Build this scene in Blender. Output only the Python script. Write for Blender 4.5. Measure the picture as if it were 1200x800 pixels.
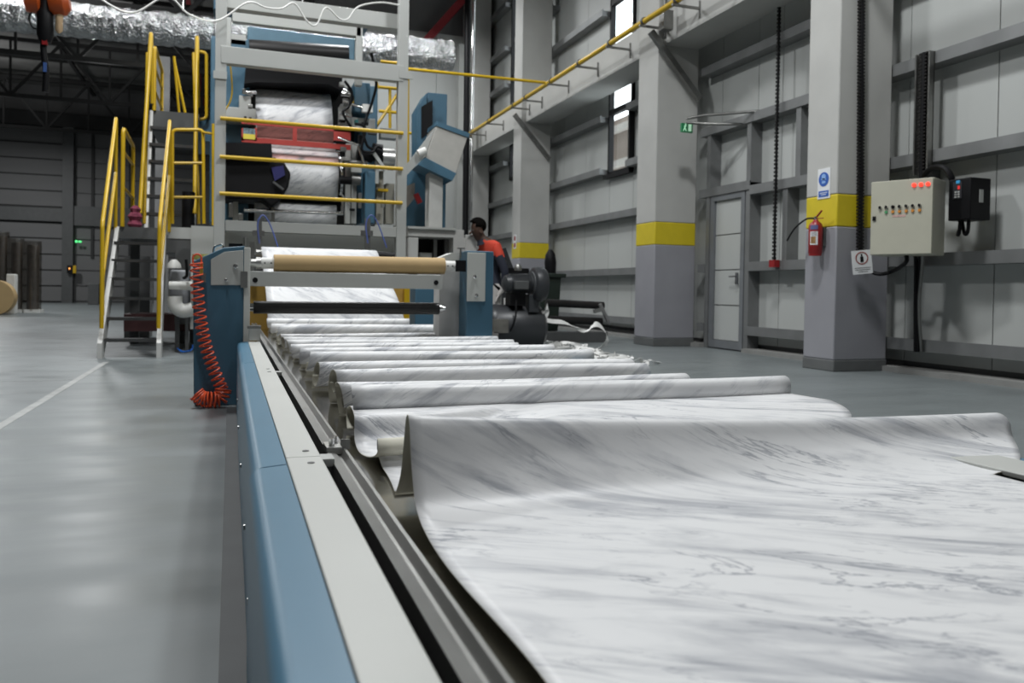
import bpy, bmesh, math, random
from mathutils import Vector, Matrix
C = bpy.context
for o in list(bpy.data.objects): bpy.data.objects.remove(o)
COL = C.scene.collection
rng = random.Random(7)
PI = math.pi

# ------------------------------------------------------------ camera
F, PX, PY, H = 933., 600., 355., .86
yc = Vector((270-PX, PY-336, -F)).normalized()
zc = Vector((.016, 1, .015)); zc = (zc - yc*yc.dot(zc)).normalized()
xc = yc.cross(zc)
R3 = Matrix((xc, yc, zc))
cd = bpy.data.cameras.new('camera'); cam = bpy.data.objects.new('camera', cd); COL.objects.link(cam)
cam.matrix_world = Matrix.Translation((0, 0, H)) @ R3.to_4x4()
cd.sensor_width = 36; cd.lens = F/1200*36; cd.shift_y = -(400-PY)/1200; cd.clip_end = 200; cd.clip_start = .05
cd.dof.use_dof = True; cd.dof.focus_distance = 2.7; cd.dof.aperture_fstop = 4.5
C.scene.camera = cam

# ------------------------------------------------------------ world, lamps, exposure
vs = C.scene.view_settings
vs.view_transform = 'Standard'; vs.look = 'None'; vs.gamma = 1; vs.exposure = 0.0
w = bpy.data.worlds.new('sky'); C.scene.world = w; w.use_nodes = True
bg = w.node_tree.nodes['Background']; bg.inputs[0].default_value = (.93, .96, 1, 1); bg.inputs[1].default_value = 4.0
LAMPS = [(-.6, 3.5, 8.4, 200), (-1.0, 9.5, 8.4, 380), (3.4, 5.5, 8.4, 380), (2.2, 14.5, 8.6, 300),
         (-5, 17, 8.6, 200), (-4, 27, 7.4, 330), (2.6, -3.0, 8.4, 110), (4.2, 20, 8.6, 200), (-9, 35, 7.4, 420)]
for i, (x, y, z, e) in enumerate(LAMPS):
    ld = bpy.data.lights.new('high_bay_light', 'AREA'); ld.shape = 'DISK'; ld.size = .9; ld.energy = e
    ld.color = (.97, .99, 1)
    lo = bpy.data.objects.new('high_bay_light', ld); lo.location = (x, y, z); COL.objects.link(lo)
# added fill lights aimed upward near the far lamps, to brighten the roof
for x, y, z, e in ((-5, 19, 8.2, 45), (-4, 29, 7.2, 70), (-9, 36, 7.2, 60), (3, 20, 8.2, 25)):
    ld = bpy.data.lights.new('roof_fill_light', 'AREA'); ld.shape = 'DISK'; ld.size = .9; ld.energy = e
    lo = bpy.data.objects.new('roof_fill_light', ld); lo.location = (x, y, z); lo.rotation_euler = (math.pi, 0, 0); COL.objects.link(lo)

# ------------------------------------------------------------ pixel -> world at a real depth (depth Y, side plane X or height Z)
def ray(u, v): return R3 @ Vector((u-PX, PY-v, -F))
def P(u, v, Y): r = ray(u, v); return Vector((0, 0, H)) + r*(Y/r.y)
def PXX(u, v, X): r = ray(u, v); return Vector((0, 0, H)) + r*(X/r.x)

# ------------------------------------------------------------ materials
MATS = {}
def pm(name, col, rough=.5, metal=0., var=.08, scale=6., bump=0., emit=0., spec=.5, dirt=0.):
    if name in MATS: return MATS[name]
    m = bpy.data.materials.new(name); m.use_nodes = True; nt = m.node_tree; b = nt.nodes['Principled BSDF']
    b.inputs['Roughness'].default_value = rough; b.inputs['Metallic'].default_value = metal
    b.inputs['Specular IOR Level'].default_value = spec
    tc = nt.nodes.new('ShaderNodeTexCoord'); n = nt.nodes.new('ShaderNodeTexNoise')
    n.inputs['Scale'].default_value = scale; n.inputs['Detail'].default_value = 6
    nt.links.new(tc.outputs['Object'], n.inputs['Vector'])
    r = nt.nodes.new('ShaderNodeValToRGB')
    lo = tuple(c*(1-var) for c in col[:3]); hi = tuple(min(1, c*(1+var)) for c in col[:3])
    r.color_ramp.elements[0].position = .3; r.color_ramp.elements[0].color = (*lo, 1)
    r.color_ramp.elements[1].position = .7; r.color_ramp.elements[1].color = (*hi, 1)
    nt.links.new(n.outputs[0], r.inputs[0]); nt.links.new(r.outputs[0], b.inputs['Base Color'])
    if bump:
        bp = nt.nodes.new('ShaderNodeBump'); bp.inputs['Strength'].default_value = bump; bp.inputs['Distance'].default_value = .01
        n2 = nt.nodes.new('ShaderNodeTexNoise'); n2.inputs['Scale'].default_value = scale*5
        nt.links.new(tc.outputs['Object'], n2.inputs['Vector'])
        nt.links.new(n2.outputs[0], bp.inputs['Height']); nt.links.new(bp.outputs[0], b.inputs['Normal'])
    if emit:
        b.inputs['Emission Color'].default_value = (*col[:3], 1); b.inputs['Emission Strength'].default_value = emit
    MATS[name] = m; return m
blue = pm('blue_paint', (.055, .135, .20), .42, var=.06, scale=3)
bluel = pm('blue_cover_paint', (.085, .205, .305), .38, var=.05, scale=3)
grey = pm('light_grey_paint', (.43, .44, .42), .45, var=.04, scale=2)
greyp = pm('pale_plate_paint', (.55, .56, .53), .42, var=.04, scale=2)
dgrey = pm('dark_grey_paint', (.085, .088, .088), .5)
beige = pm('beige_enamel', (.50, .49, .40), .45, var=.03)
black = pm('black_plastic', (.006, .006, .007), .5, spec=.2)
rubber = pm('black_rubber', (.016, .015, .015), .4, var=.2, scale=3, spec=.35)
yellow = pm('yellow_enamel', (.60, .385, .012), .35, var=.06)
steel = pm('brushed_steel', (.50, .50, .48), .32, 1., var=.15, scale=9)
chrome = pm('chrome', (.75, .75, .75), .15, 1., var=.03)
tray = pm('polished_steel', (.42, .41, .38), .13, 1., var=.12, scale=2)
alu = pm('dull_aluminium', (.25, .25, .24), .38, .9, var=.12, scale=8)
red = pm('red_enamel', (.28, .014, .016), .35)
coilr = pm('red_hose', (.72, .10, .035), .4)
orange = pm('orange_enamel', (.42, .07, .01), .45)
kraft = pm('kraft_paper', (.50, .35, .17), .75, var=.05, scale=3)
ochre = pm('ochre_board', (.52, .31, .06), .6, var=.15, scale=4)
whitep = pm('white_plastic', (.75, .75, .72), .5)
concrete = pm('painted_concrete', (.46, .46, .44), .75, var=.06, scale=1.5, bump=.15)
concl = pm('grey_violet_paint', (.285, .285, .31), .6, var=.06, scale=2, bump=.1)
cyel = pm('column_yellow_paint', (.62, .49, .015), .55, var=.05)
skirt = pm('column_skirting_paint', (.12, .125, .125), .6)
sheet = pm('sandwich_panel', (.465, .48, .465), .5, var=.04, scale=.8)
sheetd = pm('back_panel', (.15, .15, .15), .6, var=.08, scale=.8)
girtm = pm('galvanised_girt', (.20, .205, .205), .5, .3, var=.12, scale=3)
roofm = pm('roof_sheet', (.13, .13, .125), .8, var=.2, scale=1)
trussm = pm('truss_steel', (.022, .022, .022), .6)
redp = pm('red_primer_steel', (.25, .02, .025), .6)
skin = pm('skin', (.07, .035, .022), .55)
hair = pm('hair', (.004, .0035, .003), .95, spec=.1)
navy = pm('navy_cloth', (.022, .026, .042), .85)
redc = pm('red_cloth', (.62, .06, .03), .8)
glove = pm('glove', (.5, .48, .46), .8)
signw = pm('sign_white', (.75, .76, .77), .5, var=.02)
signb = pm('sign_blue', (.02, .10, .42), .5, var=.02)
lampred = pm('red_lamp', (1, .05, .03), .3, emit=1.6)
lampg = pm('green_exit', (.01, .16, .06), .4, emit=.15)
lampgw = pm('exit_white', (.6, 1, .7), .4, emit=.35)
white_em = pm('lamp_lens', (1, .98, .92), .4, emit=14)
cream = pm('paper_back', (.64, .62, .52), .75, var=.03)

def foilm():
    m = pm('foil', (.60, .61, .62), .22, 1., var=.15, scale=5, bump=1.0)
    for n in m.node_tree.nodes:
        if n.type == 'BUMP': n.inputs['Distance'].default_value = .06
    return m
foil = foilm()

def marble():
    m = bpy.data.materials.new('marble_print'); m.use_nodes = True; nt = m.node_tree; b = nt.nodes['Principled BSDF']
    b.inputs['Roughness'].default_value = .42; b.inputs['Specular IOR Level'].default_value = .45
    L = nt.links.new; N = nt.nodes.new
    uv = N('ShaderNodeUVMap'); uv.uv_map = 'UVMap'
    def mapped(rot, sc, loc=(0, 0, 0)):
        mp = N('ShaderNodeMapping'); mp.inputs['Rotation'].default_value = (0, 0, rot); mp.inputs['Scale'].default_value = sc
        mp.inputs['Location'].default_value = loc; return mp
    def noise(vec, sc, det=6, dist=0., rough=.55):
        n = N('ShaderNodeTexNoise'); n.inputs['Scale'].default_value = sc; n.inputs['Detail'].default_value = det
        n.inputs['Distortion'].default_value = dist; n.inputs['Roughness'].default_value = rough; L(vec, n.inputs['Vector']); return n.outputs[0]
    def math_(op, a, bb=None, cc=None):
        n = N('ShaderNodeMath'); n.operation = op
        for i, v in enumerate((a, bb, cc)):
            if v is None: continue
            if isinstance(v, (int, float)): n.inputs[i].default_value = v
            else: L(v, n.inputs[i])
        return n.outputs[0]
    def ramp(v, p0, p1, c0=0., c1=1.):
        n = N('ShaderNodeMapRange'); n.interpolation_type = 'SMOOTHSTEP'
        n.inputs['From Min'].default_value = p0; n.inputs['From Max'].default_value = p1
        n.inputs['To Min'].default_value = c0; n.inputs['To Max'].default_value = c1; L(v, n.inputs['Value']); return n.outputs[0]
    r1 = N('ShaderNodeMapping'); r1.inputs['Rotation'].default_value = (0, 0, .55); L(uv.outputs[0], r1.inputs['Vector'])
    a = mapped(0, (.8, 3.8, 1)); L(r1.outputs[0], a.inputs['Vector'])
    # soft clouds
    cl = ramp(noise(a.outputs[0], 1.9, 8, 1.1, .62), .48, .70, 0, .85)
    cl2 = ramp(noise(a.outputs[0], 5.5, 7, 1.0), .50, .72, 0, .55)
    # thin veins: ridges of a warped noise, broken up by a mask
    vn = noise(a.outputs[0], 1.3, 7, .7, .62)
    ridge = math_('ABSOLUTE', math_('SUBTRACT', vn, .5))
    vein = ramp(ridge, .0, .013, 1, 0)
    mask = ramp(noise(uv.outputs[0], 3.0, 3), .42, .62, 0, 1)
    vein = math_('MULTIPLY', vein, mask)
    vn2 = noise(a.outputs[0], 3.1, 6, 1.0, .6)
    vein2 = math_('MULTIPLY', ramp(math_('ABSOLUTE', math_('SUBTRACT', vn2, .47)), 0, .016, 1, 0), ramp(noise(uv.outputs[0], 4.3, 2), .5, .62, 0, .7))
    tot = math_('MINIMUM', math_('ADD', math_('ADD', cl, math_('MULTIPLY', cl2, .6)), math_('ADD', math_('MULTIPLY', vein, .85), math_('MULTIPLY', vein2, .6))), 1.)
    mx = N('ShaderNodeMix'); mx.data_type = 'RGBA'; L(tot, mx.inputs[0])
    mx.inputs[6].default_value = (.82, .825, .83, 1); mx.inputs[7].default_value = (.37, .385, .42, 1)
    # back of the print is plain cream paper
    g = N('ShaderNodeNewGeometry')
    L(mx.outputs[2], b.inputs['Base Color'])
    return m
marb = marble()

def floorm():
    m = pm('floor_coating', (.168, .188, .192), .30, var=.10, scale=.9, bump=.03)
    nt = m.node_tree; b = nt.nodes['Principled BSDF']
    tc = nt.nodes.new('ShaderNodeTexCoord'); n = nt.nodes.new('ShaderNodeTexNoise'); n.inputs['Scale'].default_value = 2.2; n.inputs['Detail'].default_value = 8
    mp = nt.nodes.new('ShaderNodeMapping'); mp.inputs['Scale'].default_value = (.5, 1.6, 1)
    nt.links.new(tc.outputs['Object'], mp.inputs[0]); nt.links.new(mp.outputs[0], n.inputs['Vector'])
    r = nt.nodes.new('ShaderNodeMapRange'); r.inputs['From Min'].default_value = .3; r.inputs['From Max'].default_value = .7
    r.inputs['To Min'].default_value = .30; r.inputs['To Max'].default_value = .48
    nt.links.new(n.outputs[0], r.inputs[0]); nt.links.new(r.outputs[0], b.inputs['Roughness'])
    return m
floormat = floorm()

def glassm(name, col=(1, 1, 1), rough=.02):
    m = bpy.data.materials.new(name); m.use_nodes = True; nt = m.node_tree; nt.nodes.clear()
    o = nt.nodes.new('ShaderNodeOutputMaterial'); t = nt.nodes.new('ShaderNodeBsdfTransparent'); t.inputs[0].default_value = (*col, 1)
    g = nt.nodes.new('ShaderNodeBsdfGlossy'); g.inputs['Roughness'].default_value = rough
    mx = nt.nodes.new('ShaderNodeMixShader'); mx.inputs[0].default_value = .12
    nt.links.new(t.outputs[0], mx.inputs[1]); nt.links.new(g.outputs[0], mx.inputs[2]); nt.links.new(mx.outputs[0], o.inputs[0]); return m
glass = glassm('window_glass', (.92, .95, .95))
film = glassm('stretch_film', (.62, .60, .57), .2)
redacr = glassm('red_acrylic', (.95, .62, .58), .15)

# ------------------------------------------------------------ mesh builder
class MB:
    def __init__(s): s.v = []; s.f = []; s.uv = None; s.m = []; s.cm = 0
    def add(s, vs_, fs):
        k = len(s.v); s.v += [Vector(v) for v in vs_]
        for f in fs: s.f.append([i+k for i in f]); s.m.append(s.cm)
        return s
    def box(s, a, b):
        x0, x1 = sorted((a[0], b[0])); y0, y1 = sorted((a[1], b[1])); z0, z1 = sorted((a[2], b[2]))
        return s.add([(x0,y0,z0),(x1,y0,z0),(x1,y1,z0),(x0,y1,z0),(x0,y0,z1),(x1,y0,z1),(x1,y1,z1),(x0,y1,z1)],
              [(0,3,2,1),(4,5,6,7),(0,1,5,4),(1,2,6,5),(2,3,7,6),(3,0,4,7)])
    def pbox(s, u0, v0, u1, v1, Y, d):
        um, vm = (u0+u1)/2, (v0+v1)/2
        return s.box((P(u0, vm, Y).x, Y, P(um, v0, Y).z), (P(u1, vm, Y).x, Y+d, P(um, v1, Y).z))
    def beam(s, p0, p1, w, h=None, up=(0, 0, 1)):       # rectangular bar between two points
        h = h or w; p0 = Vector(p0); p1 = Vector(p1); d = (p1-p0).normalized(); u = Vector(up)
        if abs(d.dot(u)) > .98: u = Vector((0, 1, 0))
        a = d.cross(u).normalized()*(w/2); b = a.cross(d).normalized()*(h/2)
        vv = [p+sa*a+sb*b for p in (p0, p1) for sa, sb in ((-1,-1),(1,-1),(1,1),(-1,1))]
        return s.add(vv, [(0,1,2,3),(7,6,5,4),(0,4,5,1),(1,5,6,2),(2,6,7,3),(3,7,4,0)])
    def cyl(s, p0, p1, r, n=20, r1=None, cap=True):
        return s.lathe(p0, p1, [(0, r), (1, r if r1 is None else r1)], n, cap)
    def lathe(s, p0, p1, prof, n=24, cap=True):           # prof: (t along axis, radius)
        p0 = Vector(p0); p1 = Vector(p1); d = (p1-p0); dn = d.normalized()
        u = Vector((0, 0, 1)) if abs(dn.z) < .9 else Vector((1, 0, 0))
        a = dn.cross(u).normalized(); b = dn.cross(a).normalized(); vv = []; ff = []
        for t, r in prof:
            for i in range(n):
                q = 2*PI*i/n; vv.append(p0+d*t+(a*math.cos(q)+b*math.sin(q))*r)
        for j in range(len(prof)-1):
            for i in range(n):
                ff.append((j*n+i, j*n+(i+1) % n, (j+1)*n+(i+1) % n, (j+1)*n+i))
        if cap: ff.append(tuple(range(n))[::-1]); ff.append(tuple(range((len(prof)-1)*n, len(prof)*n)))
        return s.add(vv, ff)
    def tube(s, pts, r, n=8, closed=False):
        pts = [Vector(p) for p in pts]; m = len(pts); vv = []; ff = []; pa = None
        for i, p in enumerate(pts):
            d = (pts[min(i+1, m-1)]-pts[max(i-1, 0)]).normalized()
            if pa is None:
                u = Vector((0, 0, 1)) if abs(d.z) < .9 else Vector((1, 0, 0)); pa = d.cross(u).normalized()
            pa = (pa-d*pa.dot(d)).normalized(); b = d.cross(pa)
            rr = r[i] if isinstance(r, (list, tuple)) else r
            for k in range(n):
                q = 2*PI*k/n; vv.append(p+(pa*math.cos(q)+b*math.sin(q))*rr)
        for j in range(m-1):
            for i in range(n): ff.append((j*n+i, j*n+(i+1) % n, (j+1)*n+(i+1) % n, (j+1)*n+i))
        ff.append(tuple(range(n))[::-1]); ff.append(tuple(range((m-1)*n, m*n)))
        return s.add(vv, ff)
    def prism(s, poly, d):                                # 3D polygon pushed along vector d
        poly = [Vector(p) for p in poly]; d = Vector(d); n = len(poly)
        return s.add(poly+[p+d for p in poly], [tuple(range(n)), tuple(range(2*n-1, n-1, -1))]+[(i, n+i, n+(i+1) % n, (i+1) % n) for i in range(n)])
    def build(s, name, mat, parent=None, bevel=0., smooth=40):
        off = wloc(parent)
        me = bpy.data.meshes.new(name); me.from_pydata([tuple(v-off) for v in s.v], [], s.f)
        for mm in (mat if isinstance(mat, (list, tuple)) else [mat]): me.materials.append(mm)
        for i, p in enumerate(me.polygons): p.material_index = s.m[i]
        bm = bmesh.new(); bm.from_mesh(me); bmesh.ops.recalc_face_normals(bm, faces=bm.faces[:]); bm.to_mesh(me); bm.free()
        me.shade_smooth(); me.set_sharp_from_angle(angle=math.radians(smooth))
        o = bpy.data.objects.new(name, me); COL.objects.link(o)
        if parent: o.parent = parent
        if bevel:
            bv = o.modifiers.new('bevel', 'BEVEL'); bv.width = bevel; bv.segments = 3; bv.limit_method = 'ANGLE'; bv.angle_limit = math.radians(40)
        return o
def wloc(o):
    v = Vector((0, 0, 0))
    while o: v += o.location; o = o.parent
    return v
def tag(o, label, cat, group=None, kind=None):
    o['label'] = label; o['category'] = cat
    if group: o['group'] = group
    if kind: o['kind'] = kind
    return o
def thing(name, label, cat, loc=(0, 0, 0), group=None):
    o = bpy.data.objects.new(name, None); o.empty_display_size = .1; COL.objects.link(o); o.location = loc
    return tag(o, label, cat, group)
def struct(o): o['kind'] = 'structure'; return o
def bez(pts, n=8):                                        # Catmull-Rom through points
    pts = [Vector(p) for p in pts]; out = []
    for i in range(len(pts)-1):
        a = pts[max(i-1, 0)]; b = pts[i]; c = pts[i+1]; d = pts[min(i+2, len(pts)-1)]
        for k in range(n):
            t = k/n; out.append(.5*((2*b)+(c-a)*t+(2*a-5*b+4*c-d)*t*t+(3*b-a-3*c+d)*t**3))
    out.append(pts[-1]); return out
def fbox(u0, v0, u1, Y, d):                               # box standing on the floor
    a = P(u0, v0, Y); b = P(u1, v0, Y); return MB().box((a.x, Y, 0), (b.x, Y+d, (a.z+b.z)/2))
def rnd(pts, rad=.05, n=5):                               # polyline with rounded corners
    pts = [Vector(p) for p in pts]; out = [pts[0]]
    for i in range(1, len(pts)-1):
        a, b, c = pts[i-1], pts[i], pts[i+1]
        r = min(rad, (a-b).length*.45, (c-b).length*.45)
        p = b+(a-b).normalized()*r; q = b+(c-b).normalized()*r
        for k in range(n+1):
            t = k/n; out.append((1-t)**2*p+2*t*(1-t)*b+t*t*q)
    out.append(pts[-1]); return out
def lettering(text, size, loc, rot, mat, name, parent, ext=.0006):
    cu = bpy.data.curves.new(name, 'FONT'); cu.body = text; cu.size = size; cu.align_x = 'CENTER'; cu.align_y = 'CENTER'; cu.extrude = ext
    cu.resolution_u = 3
    o = bpy.data.objects.new(name, cu); COL.objects.link(o)
    dg = C.evaluated_depsgraph_get(); me = bpy.data.meshes.new_from_object(o.evaluated_get(dg))
    bpy.data.objects.remove(o); me.materials.clear(); me.materials.append(mat)
    o = bpy.data.objects.new(name, me); COL.objects.link(o); o.parent = parent
    o.matrix_local = Matrix.Translation(Vector(loc)-wloc(parent)) @ rot.to_4x4(); return o

# ============================================================ SETTING
XW = 7.5
struct(MB().box((-14, -8, -.2), (XW+.2, 42.2, 0)).build('floor', floormat))
# painted lines and saw-cut joints of the floor
a = P(0, 500, 1); 
def fz(u, v): r = ray(u, v); return Vector((0, 0, H)) - r*(H/r.z)
lx = fz(62, 462).x
whl = pm('worn_floor_line', (.36, .37, .36), .5, var=.2, scale=6)
jnt = pm('floor_joint', (.30, .31, .31), .6)
struct(MB().box((lx-.03, -4, 0), (lx+.03, fz(125, 424).y, .002)).build('trim_1', whl))
jy = fz(40, 446).y
struct(MB().box((-13, jy-.012, 0), (lx-.03, jy+.012, .0015)).build('trim_2', jnt))
jy2 = fz(160, 422).y
struct(MB().box((lx-.3, jy2-.012, 0), (0, jy2+.012, .0015)).build('trim_3', jnt))
# ---- roof with ribs
ZR = 10.0
ceil = struct(MB().box((-14, -8, ZR), (XW+.2, 42.2, ZR+.15)).build('ceiling', roofm))
for i in range(10):
    MB().box((-13.9, 6+i*3.8, ZR-.22), (XW, 6.12+i*3.8, ZR)).build('purlin', trussm, ceil)
for j, xx in enumerate((-11, -6.2, -1.4, 3.4)):
    MB().box((xx, -7, ZR-.3), (xx+.14, 42, ZR-.2)).build('rib', redp if j > 1 else trussm, ceil)
# ---- right wall: sandwich panels between the columns, each one its own piece, with window openings
wr = struct(MB().box((XW+.045, -8, -.05), (XW+.065, 14.1, ZR)).box((XW+.045, 15.15, -.05), (XW+.065, 20.75, ZR)).box((XW+.045, 21.45, -.05), (XW+.065, 42.2, ZR))
            .box((XW+.045, 14.1, 9.4), (XW+.065, 15.15, ZR)).box((XW+.045, 14.1, -.05), (XW+.065, 15.15, 3.3))
            .box((XW+.045, 20.75, 9.4), (XW+.065, 21.45, ZR)).box((XW+.045, 20.75, -.05), (XW+.065, 21.45, 4.0)).build('wall_right', sheetd))
cube = MB().box((0, 0, 0), (1, 1, 1))
def piece(name, a, b, mat, parent, cache={}):
    k = (mat.name, name)
    if k not in cache:
        me = bpy.data.meshes.new(name); me.from_pydata([tuple(v) for v in cube.v], [], cube.f); me.materials.append(mat); cache[k] = me
    o = bpy.data.objects.new(name, cache[k]); COL.objects.link(o); o.parent = parent
    o.location = Vector((min(a[0], b[0]), min(a[1], b[1]), min(a[2], b[2])))-wloc(parent)
    o.scale = (abs(a[0]-b[0]), abs(a[1]-b[1]), abs(a[2]-b[2])); return o
yy = -1.0; k = 0
edges = [-1, .2, 1.4, 2.6, 3.8, 5.0, 6.15, 7.3, 8.45, 9.6, 10.16, 11.1, 12.0, 13.05, 14.1, 15.15, 16.35, 17.6, 18.7, 19.75, 20.75, 21.45, 22.4, 23.4]
for y0, y1 in zip(edges[:-1], edges[1:]):
    zz = [(.12, ZR)]
    if y0 == 14.1: zz = [(.12, 3.3), (9.4, ZR)]
    if y0 == 20.75: zz = [(.12, 4.0), (9.4, ZR)]
    if y0 == 10.16: zz = [(2.46, ZR)]
    for z0, z1 in zz: piece('panel', (XW, y0+.006, z0), (XW+.04, y1-.006, z1), sheet, wr)
# girts (horizontal rails) of the right wall
def girts(y0, y1, zs, parent=wr):
    for z in zs:
        MB().box((7.28, y0, z-.06), (XW, y1, z+.05)).box((7.28, y0, z+.05), (7.31, y1, z+.075)).build('girt', girtm, parent)
girts(-1, 7.85, (.32, 1.28, 2.42, 3.5, 4.55, 6.72))
girts(7.85, 10.05, (.32, 1.28, 2.42, 3.5, 4.5, 6.72)); girts(11.2, 11.4, (.32, 1.28)); girts(10.05, 11.4, (2.5, 3.5, 4.5))
girts(12.1, 18, (.32, 1.28, 2.42)); girts(12.1, 14.05, (3.4, 4.5)); girts(15.2, 18, (3.4, 4.5, 6.72, 8.9))
girts(18, 24, (.4, 1.28, 2.42, 3.4)); girts(18, 20.7, (4.5, 6.72, 7.76)); girts(21.5, 24, (4.5, 6.72, 7.76, 9.0))
for y in (9.93, 8.45-.3+1.0): pass
for (y, z0, z1) in ((10.10, 0, 3.5), (11.16, 0, 3.5), (9.25, 1.3, 2.4), (9.0, 2.42, 3.5), (6.9, 1.9, 2.42)):
    MB().box((7.3, y-.05, z0), (XW, y+.05, z1)).build('mullion', girtm, wr)
MB().box((7.2, -1, 0), (XW, 10.05, .06)).box((7.2, 11.2, 0), (XW, 24, .06)).build('curb', pm('kerb', (.25, .25, .24), .8), wr)
# spandrel beam between the columns
bmz = MB(); 
for y0, y1 in ((7.9, 11.45), (12.1, 17.9), (18.4, 23.6), (-1, 7.3)):
    if y0 > 0: bmz.box((6.6, y0, 4.9), (7.25, y1, 5.42))
bmz.build('spandrel_beam', concrete, wr)
# ---- columns
def column(y0, y1, label, x0=6.5, x1=7.26):
    t = thing('concrete_column', label, 'column', (x0, y0, 0), 'concrete columns along the right wall')
    MB().box((x0, y0, 2.03), (x1, y1, ZR)).build('shaft', concrete, t, bevel=.015)
    MB().box((x0, y0, 1.66), (x1, y1, 2.03)).build('yellow_band', cyel, t, bevel=.015)
    MB().box((x0, y0, .13), (x1, y1, 1.66)).build('painted_foot', concl, t, bevel=.015)
    MB().box((x0-.004, y0-.004, 0), (x1+.004, y1+.004, .13)).build('skirting', skirt, t, bevel=.01)
column(7.33, 7.85, 'nearest pale concrete column with the blue sign and fire extinguisher')
column(11.45, 12.1, 'middle concrete column with yellow band, between wall door and narrow window')
column(17.9, 18.45, 'far concrete column with yellow band, right behind the worker')
MB_ = MB()
struct(MB().box((6.6, 22.9, 0), (7.3, 23.5, ZR)).build('trim_4', concrete))
# ---- cross wall behind the machine on the right
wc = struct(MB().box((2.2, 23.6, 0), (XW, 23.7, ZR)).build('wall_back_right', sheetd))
for i in range(5): piece('panel', (2.2+i*.9+.006, 23.55, 0), (3.1+i*.9-.006, 23.6, 8.6), sheet, wc)
MB().beam((6.75, 23.2, 9.9), (5.2, 23.3, 8.0), .22, .22).build('red_brace', redp, wc)
MB().box((6.35, 23.0, 0), (6.6, 23.3, 8.2)).build('post', grey, wc)
# ---- far back wall with boards and the sectional door
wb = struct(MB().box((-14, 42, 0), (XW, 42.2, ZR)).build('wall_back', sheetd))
for i in range(12):
    z0 = .1+i*.72
    if z0+.66 < 8.3: piece('panel', (-6.85, 41.93, z0), (2.2, 42, z0+.66), sheetd, wb)
d1 = struct(MB().box((-13.9, 41.95, 0), (-7.35, 42, 8.1)).build('door_1', trussm))
for i in range(11):
    if i == 5: continue
    piece('door_panel', (-13.9, 41.9, .08+i*.73), (-7.4, 41.95, .08+i*.73+.66), sheetd, d1)
MB().box((-14, 41.7, 3.75), (-7.3, 41.95, 4.35)).build('door_rail', dgrey, d1)
MB().box((-7.35, 41.6, 0), (-6.9, 42, 8.2)).build('post', dgrey, wb)
MB().box((-6.9, 41.7, 3.6), (2.2, 41.95, 4.5)).build('beam', dgrey, wb)
MB().box((-14, 41.5, 8.1), (2.2, 42, 8.7)).build('lintel', trussm, wb)
for x in (-6.2, -4.6, -3.0): MB().box((x, 41.85, 2.1), (x+.12, 41.93, 8.1)).build('post', trussm, wb)
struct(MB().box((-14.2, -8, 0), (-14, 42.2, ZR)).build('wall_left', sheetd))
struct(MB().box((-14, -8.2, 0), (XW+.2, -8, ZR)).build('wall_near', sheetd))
# ---- windows
def window(n, y0, y1, z0, z1, bars):
    fr = MB()
    for a, b in (((y0, z0), (y0+.06, z1)), ((y1-.06, z0), (y1, z1)), ((y0, z0), (y1, z0+.08)), ((y0, z1-.06), (y1, z1))):
        fr.box((7.44, a[0], a[1]), (7.55, b[0], b[1]))
    for z in bars: fr.box((7.44, y0, z-.05), (7.55, y1, z+.05))
    f = struct(fr.build('window_%d' % n, black))
    MB().box((7.53, y0+.05, z0+.05), (7.535, y1-.05, z1-.05)).build('pane', glass, f)
    return f
window(1, 14.1, 15.15, 3.3, 9.4, (4.62, 6.9))
w2 = window(2, 20.75, 21.45, 4.0, 9.4, (5.0, 6.9))
# open vent sash in the first window
MB().box((7.36, 14.04, 3.3), (7.44, 14.10, 4.62)).box((7.36, 14.04, 3.24), (7.46, 15.2, 3.32)).build('sash_frame', black, bpy.data.objects['window_1'])
# building outside, seen through the low pane
ob = thing('outside_building', 'tan building with pale eaves seen through the low window pane', 'building', (13.0, 27, 0))
MB().box((11.5, 16, 0), (14, 60, 6.35)).build('wall', pm('tan_render', (.30, .24, .20), .8), ob)
for i in range(3): MB().box((11.3, 16, 3.7+i*1.1), (11.5, 60, 3.9+i*1.1)).build('ledge', pm('pale_ledge', (.5, .47, .43), .8), ob)
# ---- door 2 in the right wall
d2 = struct(MB().box((7.3, 10.18, .02), (7.42, 10.27, 2.44)).box((7.3, 10.99, .02), (7.42, 11.08, 2.44)).box((7.3, 10.27, 2.35), (7.42, 10.99, 2.44)).box((7.3, 10.27, .02), (7.42, 10.99, .14)).build('door_2', pm('door_frame', (.17, .18, .19), .5)))
for i in range(4):
    z0 = .14+i*.555
    MB().box((7.34, 10.28, z0+.008), (7.39, 10.98, z0+.547)).build('door_panel', sheet, d2)
MB().box((7.27, 10.3, 1.02), (7.3, 10.34, 1.2)).beam((7.25, 10.33, 1.14), (7.25, 10.47, 1.14), .02).beam((7.25, 10.33, 1.14), (7.3, 10.33, 1.14), .02).build('door_handle', chrome, d2)

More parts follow.
